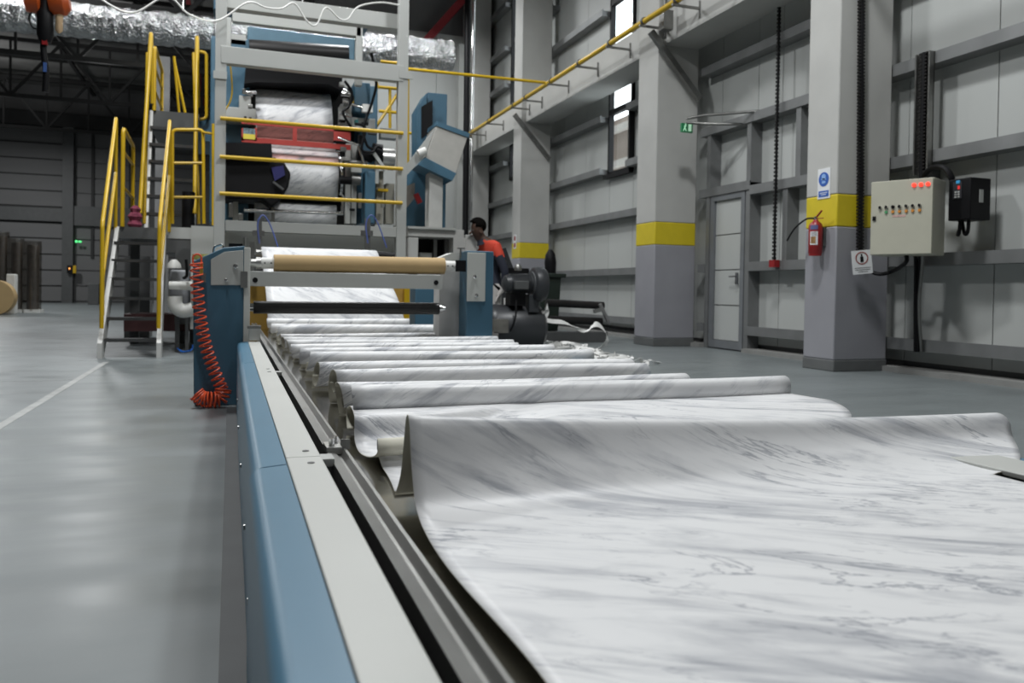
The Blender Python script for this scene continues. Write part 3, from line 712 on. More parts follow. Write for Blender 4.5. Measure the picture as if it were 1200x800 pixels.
# ============================================================ ROLLER STAND
YS = 6.12
st = thing('roller_stand', 'roller stand of two blue cabinets joined by a grey crossbar', 'machine stand', (.8, YS, 0))
Pz = lambda u, v, Y=YS: P(u, v, Y)
cabL = MB().prism([P(227, 474, YS), P(287, 475, YS), P(287, 288, YS), P(262, 290, YS), P(226, 306, YS)], (0, .42, 0)).build('left_cabinet', blue, st, bevel=.008)
for p in cabL.data.vertices: pass
MB().prism([P(247, 334, YS-.012), P(285, 334, YS-.012), P(285, 293, YS-.012), P(263, 295, YS-.012), P(247, 304, YS-.012)], (0, .012, 0)).build('left_plate', grey, st, bevel=.003)
MB().pbox(285.5, 290, 293, 402, YS-.01, .43).build('inner_frame', greyp, st, bevel=.003)
MB().pbox(515, 306, 547, 402, YS+.22, .2).build('inner_frame', pm('worn_grey', (.42, .42, .41), .5, var=.15, scale=5), st, bevel=.003)
MB().prism([P(515, 306, YS+.23), P(548, 306, YS+.23), P(548, 294, YS+.23), P(530, 296, YS+.23), P(515, 302, YS+.23)], (0, .18, 0)).build('frame_top', greyp, st)
MB().pbox(547, 294, 578, 396, YS, .45).build('right_cabinet', blue, st, bevel=.008)
MB().pbox(547.5, 296, 569, 353, YS-.012, .012).build('right_plate', greyp, st, bevel=.003)
MB().pbox(293, 320, 519, 337, YS, .10).build('crossbar', grey, st, bevel=.004)
for u, v, r_ in ((276, 312, .017), (265, 328, .012), (556, 324, .015), (558, 346, .015)):
    p = P(u, v, YS-.012); MB().lathe(p, p-Vector((0, .03, 0)), [(0, r_), (.5, r_), (.6, r_*.6), (1, r_*.6)], 12).build('bolt', chrome, st)
for u, v in ((299, 328), (511, 331)):
    p = P(u, v, YS); MB().cyl(p+Vector((0, .01, 0)), p-Vector((0, .004, 0)), .019, 16).build('bolt_cap', black, st)
q0 = P(297, 308, YS+.1); q1 = P(540, 312, YS+.1); ax_ = (q1-q0)
def alongk(u): return q0+ax_*((u-297)/243)
MB().cyl(alongk(289), alongk(545), .018).build('shaft', steel, st)
MB().lathe(alongk(288), alongk(305), [(0, .045), (.3, .045), (.3, .03), (.7, .03), (.7, .045), (1, .045)], 16).build('bearing', steel, st)
MB().box(P(534, 318, YS-.006), P(546, 305, YS)+Vector((0, .0, 0))).build('bearing_recess', black, st)
MB().lathe(alongk(528), alongk(541), [(0, .02), (.3, .03), (.5, .022), (.7, .035), (1, .035)], 16).build('coupling', dgrey, st)
MB().pbox(282, 318, 290, 337, YS-.03, .03).build('grey_clamp', alu, st)
for u, v in ((287, 277),):
    p = P(u, v, YS+.1); MB().cyl(p, p+Vector((0, 0, -.12)), .008).beam(p+Vector((-.03, 0, 0)), p+Vector((.03, 0, 0)), .02, .012).build('tee_screw', steel, st)
p = P(540, 291, YS+.1); MB().cyl(p, p+Vector((0, 0, -.08)), .008).beam(p+Vector((-.03, 0, 0)), p+Vector((.03, 0, 0)), .02, .012).build('tee_screw', steel, st)
MB().box(P(268, 291, YS+.1), P(284, 287, YS+.3)+Vector((0, 0, 0))).build('black_cap', black, st)
MB().tube(rnd([P(250, 297, YS+.2), P(251, 289, YS+.2), P(261, 286, YS+.2), P(262, 292, YS+.2)], .02), .008, 8).build('lifting_handle', chrome, st)
# kraft roll and black roller
kr = thing('kraft_roll', 'brown kraft paper roll on white chucks above the grey crossbar', 'paper roll', alongk(418))
MB().cyl(alongk(319), alongk(518.5), .066, 40).build('paper', kraft, kr)
for a_, b_ in ((305, 319), (518.5, 532)):
    MB().lathe(alongk(a_), alongk(b_), [(0, .038), (.1, .042), (1, .042)], 24).build('chuck', whitep, kr)
for u in (309, 316, 522, 528):
    p = alongk(u)-Vector((0, .042, 0)); MB().cyl(p+Vector((0, .003, 0)), p-Vector((0, .002, 0)), .006, 10).build('hole', black, kr)
r0 = P(297, 360, YS+.1); r1 = P(514, 361.5, YS+.1)
br = thing('black_roller', 'black rubber guide roller low between the two blue cabinets', 'roller', (r0+r1)/2)
MB().cyl(r0, r1, .047, 36).build('rubber_sleeve', rubber, br)
MB().lathe(r0-Vector((.05, 0, 0)), r0, [(0, .02), (.5, .02), (.5, .03), (1, .03)], 16).build('end_journal', chrome, br)
MB().lathe(r1, r1+Vector((.05, 0, 0)), [(0, .03), (.5, .03), (.5, .02), (1, .02)], 16).build('end_journal', chrome, br)
# machinery at the table end
eb = thing('end_bracket', 'small steel clamp block at the far end of the table edge', 'bracket', P(300, 395, 5.9))
MB().pbox(292, 383, 305, 399, 5.9, .1).build('block', steel, eb); MB().pbox(290, 382, 306, 385, 5.88, .14).build('cap', alu, eb)
# yellow lid on cabinet
tag(MB().lathe(P(240, 304, YS+.12), P(240, 298, YS+.12), [(0, .085), (1, .085)], 20).build('yellow_roll', pm('yellow_tape', (.65, .62, .18), .6)), 'flat yellow tape roll lying on the left blue cabinet', 'tape')
# red spiral air hose
def coil_pts(path, r0_, turns, n=14):
    path = bez(path, 12); m = len(path)-1; out = []; tot = turns*n
    for i in range(tot+1):
        t = i/tot*m; k = min(int(t), m-1); p = path[k].lerp(path[k+1], t-k); d = (path[k+1]-path[k]).normalized()
        u = d.cross(Vector((0, 1, 0))).normalized(); v = d.cross(u); q = 2*PI*i/n
        out.append(p+u*math.cos(q)*r0_+v*math.sin(q)*r0_)
    return out
hs = thing('spiral_hose', 'red coiled air hose hanging down the left blue cabinet to the floor', 'hose', P(245, 474, YS-.1))
yh = YS-.07
MB().tube(coil_pts([P(230, 308, yh), P(231, 340, yh), P(235, 375, yh), P(241, 405, yh), P(250, 432, yh), P(260, 456, yh)], .040, 21), .0062, 6).build('coil', coilr, hs)
MB().tube(coil_pts([P(262, 456, yh-.02), P(258, 467, yh-.03), P(247, 468, yh-.04), P(237, 467, yh-.03), P(230, 461, yh-.02)], .052, 13, 16), .0062, 6).build('floor_coil', coilr, hs)
MB().tube(rnd([P(226, 308, yh), P(226, 300, yh), P(231, 297, yh), P(236, 300, yh), P(236, 312, yh)], .03), .0065, 8).build('top_loop', coilr, hs)
MB().pbox(234, 308, 238, 322, yh, .03).build('brass_fitting', pm('brass', (.6, .42, .08), .35, .6), hs)
MB().pbox(236, 320, 241, 331, yh, .05).build('air_valve', alu, hs)

# ============================================================ HANGING WEB AND OCHRE BOARD
Wt = P(370, 291, 9.3).z
def pw(s, t):
    pts = spline([(8.42, .43), (8.5, .62), (8.75, .85), (9.05, 1.02), (9.25, Wt-.05), (9.33, Wt), (9.43, Wt-.03), (9.48, Wt-.10)]); return pts(s)
pts_ = spline([(8.55, .45), (8.58, .62), (8.75, .82), (9.0, 1.02), (9.22, Wt-.05), (9.30, Wt), (9.40, Wt-.03), (9.46, Wt-.10)])
o = sheet_surface('hanging_web', lambda s, t: pts_(s), 40, lambda s, t: (.37*(1-s)+P(305, 292, 9.3).x*s)*(1-t)+(1.80*(1-s)+P(437, 293, 9.3).x*s)*t, 16)
tag(o, 'marble-print web hanging from the top roller behind the kraft roll', 'web')
ob_ = thing('ochre_board', 'ochre side panels standing behind the hanging web', 'panel', P(385, 378, 9.7))
MB().pbox(290, 330, 318, 425, 9.55, .06).build('left_strip', ochre, ob_); MB().pbox(455, 335, 474, 425, 9.55, .06).build('right_strip', ochre, ob_)
MB().pbox(474, 335, 480, 379, 9.5, .06).build('yellow_edge', yellow, ob_); MB().pbox(318, 372, 455, 379, 9.6, .05).build('cross_strip', ochre, ob_)
tag(fbox(487, 338, 510, 8.8, .3).build('blue_post', blue, bevel=.01), 'short blue post behind the right end of the crossbar', 'post')
rl = thing('web_roller', 'slim guide roller carrying the hanging web', 'roller', P(370, 293, 9.32))
MB().cyl(P(300, 296, 9.33), P(443, 299, 9.33), .035).build('roller', steel, rl)
MB().cyl(P(438, 299, 9.33), P(462, 301, 9.33), .05).build('air_cylinder', black, rl)
MB().pbox(292, 283, 298, 318, 9.3, .08).build('bearing_bracket', alu, rl)
for u in (304, 431):
    MB().pbox(u-3, 256, u+3, 291, 9.7, .05).pbox(u-8, 270, u+6, 276, 9.68, .04).build('hanger_bracket', alu, rl)
    MB().tube(bez([P(u, 285, 9.6), P(u-2, 262, 9.6), P(u+4, 252, 9.6), P(u+12, 262, 9.6), P(u+22, 290, 9.55)]), .008, 6).build('blue_tube', pm('blue_tube', (.08, .12, .35), .4), rl)

# ============================================================ MACHINE FRAME (portal in front)
YF = 10.4
pf_ = thing('portal_frame', 'tall light-grey portal frame with yellow rails in front of the press', 'machine frame', P(360, 300, YF))
def vpost(u0, v0, u1, v1, Y, w_, mat, name, parent, d=None):
    return MB().beam(P(u0, v0, Y), P(u1, v1, Y), w_, d or w_, up=(0, 1, 0)).build(name, mat, parent, bevel=.004)
zb_ = P(258, 290, YF)
PLx = P(258, 150, YF).x; PRx = P(472, 150, YF).x
for x in (PLx, PRx):
    MB().box((x-.065, YF, .9), (x+.065, YF+.13, 4.9)).build('post', grey, pf_, bevel=.006)
    MB().box((x-.05, YF, 0), (x+.05, YF+.1, .9)).build('post_foot', grey, pf_)
zt = P(360, 74, YF).z
MB().box((PLx, YF-.01, P(365, 66, YF).z-.20), (PRx, YF+.12, P(365, 66, YF).z+.01)).build('front_beam', grey, pf_, bevel=.006)
MB().box((PLx, YF+.4, P(365, 9, YF).z+.0), (PRx, YF+.55, P(365, 9, YF).z+.2)).build('upper_beam', grey, pf_, bevel=.006)
MB().pbox(264, 262, 466, 274, YF+.01, .2).build('deck_beam', grey, pf_, bevel=.004)
MB().pbox(264, 274.5, 466, 300, YF+.25, .05).build('apron', grey, pf_)
for u in (252, 470):
    MB().pbox(u-2, 83, u+14, 92, YF-.02, .02).build('gusset', grey, pf_)
for v in (147, 190.5, 232):
    z = P(362, v+ (0), YF-.04).z; MB().tube([(PLx, YF-.04, z), (PRx, YF-.04, z)], .024, 12).build('rail', yellow, pf_)
# cable draped over frame top
tag(MB().tube(bez([P(92, -20, 10.2), P(150, 15, 10.2), P(170, 8, 10.3) if False else P(195, -4, 10.2), P(222, 17, 10.2), P(255, 24, 10.2), P(290, 3, 10.2), P(312, 9, 10.2), P(330, 10, 10.2), P(345, 4, 10.2), P(360, 25, 10.2), P(371, 29, 10.2), P(382, 9, 10.2), P(398, 22, 10.2), P(408, 22, 10.2), P(420, 8, 10.2), P(445, 3, 10.2), P(468, 6, 10.3)]), .011, 6).build('draped_cable', whitep), 'thin white cable draped in loops over the top of the portal frame', 'cable')

# ============================================================ PRINTING PRESS BEHIND
YM = 13.0
pr_ = thing('printing_press', 'large blue printing press with marble-print web and black hoods', 'printing press', P(350, 350, YM))
MB().pbox(246, 44, 292, 262, YM, 1.4).build('side_frame', blue, pr_, bevel=.02)
MB().pbox(424, 100, 442, 262, YM+.3, 1.2).build('side_frame', blue, pr_, bevel=.02)
MB().pbox(250, 0, 432, 22, YM+.8, .5).build('top_cover', blue, pr_, bevel=.02)
MB().pbox(272, 20, 424, 34, YM-1.2, .12).build('grey_beam', grey, pr_, bevel=.01)
for q_ in ((264, 20, 271, 58), (417, 26, 425, 100)): MB().pbox(*q_, YM-1.2, .12).build('beam_leg', grey, pr_, bevel=.01)
MB().pbox(290, 38, 416, 64, YM+.2, .8).build('upper_hood', pm('hood_blue', (.10, .20, .27), .5), pr_, bevel=.02)
MB().pbox(268, 40, 288, 52, YM, .2).build('grey_box', grey, pr_)
MB().cyl(P(292, 57, YM), P(408, 64, YM), .14, 30).build('top_roller', rubber, pr_)
MB().prism([P(288, 76, YM-.3), P(402, 84, YM-.3), P(400, 106, YM-.3), P(384, 98, YM-.3), P(300, 96, YM-.3), P(286, 98, YM-.3)], (0, .7, 0)).build('drying_hood', black, pr_)
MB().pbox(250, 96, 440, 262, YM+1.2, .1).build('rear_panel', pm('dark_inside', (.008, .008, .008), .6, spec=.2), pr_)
MB().pbox(287, 98, 300, 150, YM+.2, .3).build('dark_bracket', dgrey, pr_)
MB().pbox(262, 126, 300, 142, YM-.3, .3).build('bearing_beam', grey, pr_, bevel=.01)
MB().pbox(280, 112, 294, 128, YM-.3, .3).build('bearing_block', grey, pr_, bevel=.01)
MB().cyl(P(284, 108, YM-.35), P(300, 108, YM-.3), .03).build('journal', chrome, pr_)
# upper web with roller bulge
def webm(name, u0, v0, u1, v1, Y, bulge, slope=0., side=None):
    a_ = P(u0, (v0+v1)/2, Y).x; b_ = P(u1, (v0+v1)/2, Y).x; zt_ = P((u0+u1)/2, v0, Y).z; zb__ = P((u0+u1)/2, v1, Y).z
    me_o = sheet_surface(name, lambda s, t: (Y-bulge*math.sin(s*PI)**.6+slope*(1-s), zt_+(zb__-zt_)*s), 16, lambda s, t: a_+(b_-a_)*t, 6, flip=True)
    off = wloc(pr_)
    for v in me_o.data.vertices: v.co -= off
    me_o.parent = pr_; return me_o
webm('upper_web', 300, 97, 391, 166, YM-.3, .12, .5)
webm('middle_web', 300, 164, 393, 179, YM-.35, .05)
webm('lower_web', 318, 176, 395, 233, YM-.4, .22)
webm('bottom_web', 298, 238, 394, 262, YM-.3, .08)
MB().cyl(P(396, 205, YM-.2), P(399, 205, YM-.2), .32, 30).build('drum_flange', chrome, pr_)
MB().cyl(P(298, 176, YM-.3), P(398, 179, YM-.3), .035).build('guide_roller', chrome, pr_)
MB().cyl(P(286, 246, YM-.6), P(402, 250, YM-.6), .028).build('guide_roller', chrome, pr_)
for u in (273, 405, 412):
    MB().pbox(u, 168 if u > 300 else 236, u+6, 262, YM-.5, .1).build('upright', grey, pr_, bevel=.005)
MB().pbox(318, 243, 322, 262, YM-.62, .04).build('small_post', alu, pr_)
# black drum cover on the left
MB().prism([P(264, 167, YM-.9), P(318, 168, YM-.9), P(319, 186, YM-.9), P(264, 186, YM-.9)], (0, .8, 0)).build('drum_cover', black, pr_)
MB().prism([P(262, 186, YM-.8), P(322, 184, YM-.8), P(333, 190, YM-.8), P(341, 203, YM-.8), P(338, 219, YM-.8), P(328, 236, YM-.8), P(318, 243, YM-.8), P(308, 234, YM-.8), P(262, 233, YM-.8)], (0, .7, 0)).build('drum_cover', pm('matt_black', (.007, .007, .008), .6, spec=.2), pr_, bevel=.03)
MB().prism([P(318, 196, YM-.84), P(332, 194, YM-.84), P(334, 205, YM-.84), P(322, 212, YM-.84)], (0, .04, 0)).build('blue_flap', pm('deep_blue', (.02, .02, .12), .5), pr_)
MB().beam(P(320, 213, YM-.86), P(332, 222, YM-.86), .05, .03).build('grey_flap', dgrey, pr_)
# red guard with windows, warning label
gd = MB(); Yg = YM-.75
for (u0, v0, u1, v1) in ((283, 147, 411, 150), (283, 165, 411, 171), (391, 150, 411, 165), (343, 150, 348, 165), (283, 150, 286, 165), (298, 150, 301, 165)):
    gd.pbox(u0, v0, u1, v1, Yg, .03)
g_ = gd.build('red_guard', pm('guard_red', (.42, .045, .035), .5), pr_)
MB().pbox(301, 150, 391, 165, Yg+.012, .006).build('red_pane', redacr, g_)
MB().pbox(285, 150.5, 299, 157, Yg-.01, .012).build('label_picture', pm('guard_label', (.15, .22, .25), .5, var=.7, scale=25), g_)
MB().pbox(285, 157, 299, 163, Yg-.01, .012).build('yellow_label', pm('guard_yel', (.75, .62, .08), .5), g_)
# right-hand drives and fittings
MB().pbox(415, 96, 434, 132, YM-.6, .5).build('blue_housing', blue, pr_, bevel=.02)
MB().pbox(425, 122, 437, 131, YM-.72, .1).build('sensor_box', whitep, pr_)
MB().pbox(399, 122, 412, 144, YM-.6, .3).pbox(410, 138, 440, 150, YM-.5, .3).build('bearing_block', grey, pr_, bevel=.01)
for i, (u0, v0, u1, v1, r_, m_) in enumerate(((436, 178, 447, 180, .14, black), (447, 186, 461, 187, .17, steel), (398, 211, 420, 212, .06, black), (412, 210, 422, 211, .08, alu), (404, 190, 430, 191, .05, alu), (400, 110, 412, 111, .03, chrome), (402, 120, 408, 120, .06, alu), (418, 182, 436, 184, .09, black))):
    MB().cyl(P(u0, v0, YM-.7), P(u1, v1, YM-.7), r_, 20).build('drive_motor' if i in (0, 1) else 'shaft_end', m_, pr_)
MB().pbox(428, 200, 440, 262, YM-.8, .3).build('blue_stand', blue, pr_, bevel=.02)
MB().pbox(446, 150, 466, 162, YM-.3, .2).build('cross_channel', grey, pr_, bevel=.01)
MB().pbox(440, 176, 444, 215, YM-.8, .1).build('plate', grey, pr_)
MB().beam(P(437, 178, YM-.85), P(452, 200, YM-.85), .05).build('link_arm', grey, pr_)
MB().pbox(441, 200, 449, 262, YM-.6, .2).pbox(452, 215, 462, 262, YM-.5, .2).build('pale_column', pm('pale_tan', (.38, .36, .30), .5), pr_)
MB().pbox(443, 221, 455, 224, YM-.7, .1).build('yellow_bar', yellow, pr_)
for i, pts in enumerate(([(435, 62), (441, 95), (436, 120), (426, 150), (430, 170), (438, 175)], [(404, 95), (412, 108), (409, 124), (402, 132), (412, 150)], [(416, 145), (428, 150), (424, 175), (436, 178), (442, 172), (448, 174)], [(268, 58), (272, 100), (270, 118), (262, 132)], [(408, 104), (414, 116), (404, 130)])):
    MB().tube(bez([P(u, v, YM-.9) for u, v in pts]), .022 if i < 3 else .012, 6).build('hose', black if i != 3 else yellow, pr_)
# rear stair on the right seen through the frame: yellow
ry = thing('rear_railing', 'yellow stair railing seen behind the right post of the frame', 'railing', P(455, 150, 15))
for a_, b_ in (((444, 102), (466, 104)), ((444, 130), (466, 132)), ((457, 103), (457, 152)), ((441, 148), (466, 110)), ((440, 92), (443, 104)), ((446, 72), (466, 74)), ((478, 82), (478, 155)), ((470, 155), (490, 157)), ((478, 155), (478, 392))):
    MB().tube([P(*a_, 15), P(*b_, 15)], .03, 8).build('rail', yellow, ry)
# valves, handles and small cylinders around the web rollers
for k, (u, v, du, dv, d, m_) in enumerate(((284, 104, 4, 5, .08, alu), (291, 122, 5, 4, .1, steel), (286, 136, 3, 2, .04, black), (292, 137, 3, 2, .04, black),
        (398, 96, 6, 4, .1, grey), (405, 102, 3, 8, .06, alu), (412, 114, 3, 9, .06, yellow), (397, 140, 8, 3, .06, black), (416, 140, 4, 5, .08, pm('teal', (.03, .18, .18), .5)),
        (424, 143, 8, 3, .08, black), (432, 152, 10, 5, .1, dgrey), (420, 158, 6, 10, .1, black), (399, 172, 7, 5, .08, alu), (401, 184, 10, 4, .06, steel),
        (412, 196, 12, 6, .1, grey), (420, 226, 4, 18, .06, dgrey), (400, 236, 3, 12, .04, chrome), (410, 244, 6, 3, .04, black), (447, 238, 4, 5, .05, steel), (268, 238, 5, 16, .1, alu), (279, 250, 6, 8, .08, alu))):
    MB().pbox(u, v, u+du, v+dv, YM-.8, d).build('fitting', m_, pr_, bevel=.006)
for a_, b_, r_ in (((402, 105), (412, 108), .025), ((402, 118), (424, 126), .02), ((398, 133), (412, 136), .025), ((396, 161), (420, 170), .02), ((420, 170), (428, 196), .02), ((399, 226), (410, 240), .015), ((286, 108), (296, 112), .02)):
    MB().cyl(P(*a_, YM-.85), P(*b_, YM-.85), r_, 12).build('pneumatic_rod', chrome, pr_)
# base body beneath the deck
MB().pbox(205, 292, 300, 380, YM-1.0, .5).build('base_body', dgrey, pr_)
MB().pbox(466, 262, 480, 380, YM-.6, .4).build('base_body', grey, pr_)

# ============================================================ PLATFORM + STAIRS
YL0 = 10.3; XL0, XL1 = -1.43, -.80
sL = thing('lower_stairs', 'lower flight of black treads with white stringers and yellow rails', 'stairs', (-1.1, YL0, 0))
Yt = 12.2; ZT = 1.67
def slope_z(y): return (y-YL0)/(Yt-YL0)*ZT
MXL = (XL0, P(137, 262, Yt).x); MXR = (XL1, P(192, 262, Yt).x)
for xa, xb in (MXL, MXR):
    MB().prism([(xa-.02, YL0, 0), (xa-.02, YL0+.18, 0), (xb-.02, Yt+.1, ZT-.2), (xb-.02, Yt+.1, ZT), (xb-.02, Yt, ZT), (xa-.02, YL0, .18)], (.05, 0, 0)).build('stringer', pm('white_steel', (.6, .6, .58), .45), sL)
for i in range(6):
    f_ = (i+.8)/6.8; y = YL0+.05+(Yt-YL0)*f_; z = .22+(ZT-.2)*(i/6.0)
    xl_ = MXL[0]+(MXL[1]-MXL[0])*f_; xr_ = MXR[0]+(MXR[1]-MXR[0])*f_
    t_ = MB().box((xl_, y-.11, z-.03), (xr_, y+.11, z)).build('tread', black, sL)
    MB().box((xl_, y-.125, z-.035), (xr_, y-.11, z+.003)).build('nosing', pm('worn_black_edge', (.10, .10, .10), .3, .6), t_)
def rail(pts, name, parent, r_=.024): return MB().tube(rnd(pts, .07), r_, 10).build(name, yellow, parent)
for (ub, ut, vt), nm in (((120, 136, 137), 'l'), ((187, 199, 140), 'r')):
    b0 = P(ub, 410, YL0+.05); b0.z = .12; b1 = P(ub, 262, YL0+.05); t0 = P(ut, vt, Yt-.05); t1_ = P(ut+3, 262, Yt); t1_.x = t0.x
    rail([(b1.x, YL0+.05, .35), b1, t0, (t0.x, Yt, ZT-.05)], 'handrail', sL)
    mlow = Vector((b1.x, YL0+.08, .8)); mhi = Vector((t0.x, Yt-.02, ZT+.75))
    rail([(b1.x, YL0+.09, .5), (b1.x, YL0+.08, .95), mhi, (t0.x, Yt+.01, ZT)], 'mid_rail', sL)
# first platform
pl = thing('lower_platform', 'grey steel landing between the two stair flights', 'platform', (-1, Yt, ZT))
xa = P(137, 262, Yt).x; xb = P(240, 262, Yt).x
MB().box((xa, Yt, ZT-.16), (P(187, 262, Yt).x, Yt+1.5, ZT)).build('deck', dgrey, pl)
MB().box((P(198, 262, Yt).x, Yt-.0, ZT-.14), (PLx, Yt+1.5, ZT+.02)).build('side_deck', grey, pl)
MB().box((P(192, 262, Yt).x-.02, Yt+.01, ZT-.34), (PLx, Yt+1.3, ZT-.14)).build('deck_box', dgrey, pl)
MB().box((P(224, 262, Yt-1).x, Yt-1.0, .3), (PLx-.08, Yt-.3, ZT-.02)).build('support_box', grey, pl)
for u in (158, 215, 228):
    x = P(u, 300, Yt+.7).x; MB().box((x-.06, Yt+.7, 0), (x+.06, Yt+.82, ZT-.2)).build('leg', dgrey, pl)
# gate-like guard rails on the platform
yg = Yt+.02
rail([P(202, 262, yg), P(202, 152, yg), P(238, 152, yg), P(239, 262, yg)], 'guard_rail', pl)
for v in (191, 231): MB().tube([P(202, v, yg), P(238, v, yg)], .02, 8).build('guard_rail', yellow, pl)
rail([P(250, 264, yg-.5), P(250, 145, yg-.5)], 'guard_post', pl, .022)
MB().tube([P(238, 155, yg), P(250, 157, yg-.5)], .018, 8).build('guard_rail', yellow, pl)
xg = P(144, 200, Yt).x; g0 = P(144, 150, Yt).z; 
def gl(y, z): return Vector((xg, y, z))
yfar = 13.4
MB().tube(rnd([gl(Yt, ZT), gl(Yt, g0), gl(yfar, g0-.05), gl(yfar, ZT)], .1), .028, 10).build('guard_rail', yellow, pl)
for dz in (.55, 1.05): MB().tube([gl(Yt, ZT+dz), gl(yfar, ZT+dz-.03)], .02, 8).build('guard_rail', yellow, pl)
tag(MB().lathe(P(158, 267, Yt+.1), P(159, 241, Yt+.1), [(0, .07), (.15, .10), (.35, .07), (.5, .10), (.7, .06), (.85, .075), (1, .03)], 7).build('rag', pm('rag_red', (.25, .05, .09), .9, var=.4, scale=20, bump=1)), 'crumpled dark red rag hanging at the landing rail', 'rag')
# upper stairs: steep
YU0, YU1 = 12.9, 13.6; ZU = P(200, 131, YU1).z
sU = thing('upper_stairs', 'steep upper flight of black treads rising to the high platform', 'stairs', (-1, YU0, ZT))
uxl = (P(171, 262, YU0).x, P(177, 131, YU1).x); uxr = (P(226, 262, YU0).x, P(231, 131, YU1).x)
for xa, xb in (uxl, uxr):
    MB().prism([(xa-.02, YU0-.05, ZT), (xa-.02, YU0+.15, ZT), (xb-.02, YU1+.15, ZU), (xb-.02, YU1, ZU)], (.05, 0, 0)).build('stringer', MATS['white_steel'], sU)
for i in range(6):
    f_ = (i+1)/7; y = YU0+(YU1-YU0)*f_; z = ZT+(ZU-ZT)*f_
    t_ = MB().box((uxl[0]+(uxl[1]-uxl[0])*f_, y-.06, z-.04), (uxr[0]+(uxr[1]-uxr[0])*f_, y+.14, z)).build('tread', black, sU)
    MB().box((uxl[0]+(uxl[1]-uxl[0])*f_, y-.072, z-.04), (uxr[0]+(uxr[1]-uxr[0])*f_, y-.06, z+.003)).build('nosing', MATS['worn_black_edge'], t_)
for (ub, ut, vt) in ((164, 177, 38), (228, 231, 42)):
    a_ = P(ub, 250, YU0-.35); c_ = P(ut, vt, YU1-.1); d_ = P(ut+2, 131, YU1)
    MB().tube(rnd([a_, c_, (c_.x+.02, YU1-.02, ZU+.1)], .05), .03, 10).build('handrail', yellow, sU)
    MB().tube(rnd([P(ub+5, 262, YU0), P(ut-4, 62, YU1-.2)], .05), .026, 10).build('mid_rail', yellow, sU)
up = thing('upper_platform', 'high dark platform with yellow guard rails beside the press', 'platform', (-1, YU1, ZU))
MB().pbox(177, 131, 228, 153, YU1+.02, 1.5).build('deck', dgrey, up)
MB().pbox(228, 140, 250, 165, YU1+.1, 1.4).build('deck', blue, up)
x0 = P(181, 100, YU1).x; y1_ = 15.0
zt0 = P(181, 55, YU1).z
MB().tube(rnd([(x0, YU1, ZU), (x0, YU1, zt0), (x0, y1_, zt0-.02), (x0, y1_, ZU)], .06), .028, 10).build('guard_rail', yellow, up)
for k_ in (.33, .68): MB().tube([(x0, YU1, ZU+(zt0-ZU)*k_), (x0, y1_, ZU+(zt0-ZU)*k_)], .022, 8).build('guard_rail', yellow, up)
MB().tube([P(204, 70, y1_), P(217, 132, y1_)], .022, 8).build('guard_brace', yellow, up)
MB().tube([P(204, 66, y1_), P(210, 132, y1_)], .022, 8).build('guard_brace', yellow, up)
MB().tube(rnd([P(232, 60, YU1), P(242, 62, YU1), P(242, 139, YU1), P(232, 140, YU1)], .06), .026, 10).build('side_loop', yellow, up)
tag(fbox(183, 66, 199, 17.8, .1).build('grey_board', pm('gb', (.32, .32, .32), .6)), 'tall pale board behind the upper guard rail', 'board')
# stuff beneath the platform: tank, ducts
tk = thing('glue_tank', 'white plastic tank with dark hose beneath the landing', 'tank', P(215, 360, 11.0))
MB().pbox(199, 316, 222, 366, 11.3, .5).build('tank_body', pm('tank_grey', (.30, .31, .33), .5), tk, bevel=.03)
MB().pbox(205, 366, 210, 415, 11.3, .1).pbox(217, 366, 221, 415, 11.3, .1).build('leg', dgrey, tk)
MB().lathe(P(198, 334, 11.1), P(225, 335, 11.1), [(0, .05), (1, .06)], 16).build('spout', whitep, tk)
MB().tube(bez([P(205, 347, 11.1), P(206, 358, 11.1), P(214, 364, 11.1), P(226, 362, 11.1)]), .09, 12).build('duct_elbow', whitep, tk)
MB().lathe(P(204, 314, 11.2), P(204, 304, 11.2), [(0, .09), (.5, .08), (1, .03)], 12).build('cloth_bundle', whitep, tk)
MB().tube(bez([P(218, 304, 11.0), P(219, 322, 11.0), P(214, 326, 11.0)]), .02, 8).build('hose', black, tk)
tag(MB().pbox(145, 368, 225, 388, 12.6, .8).build('dark_bench', pm('dark_red', (.06, .02, .02), .6)), 'dark reddish low box on the floor behind the lower stairs', 'box')
tag(fbox(146, 300, 176, 14.3, .5).build('rear_cabinet', pm('dull_grey', (.13, .13, .13), .6)), 'dull grey cabinet standing behind the lower stairs', 'cabinet')
tag(MB().tube([P(221, 225, 12.6), P(220, 330, 12.6)], .09, 12).build('black_duct', black), 'black vertical duct between stairs and left frame post', 'duct')
tag(MB().tube(bez([P(208, 408, 11.2), P(214, 412, 11.0), P(224, 410, 11.2), P(226, 404, 11.2)]), .012, 6).build('blue_hose', pm('blue_hose', (.02, .15, .6), .4)), 'short blue hose curled on the floor below the tank', 'hose')

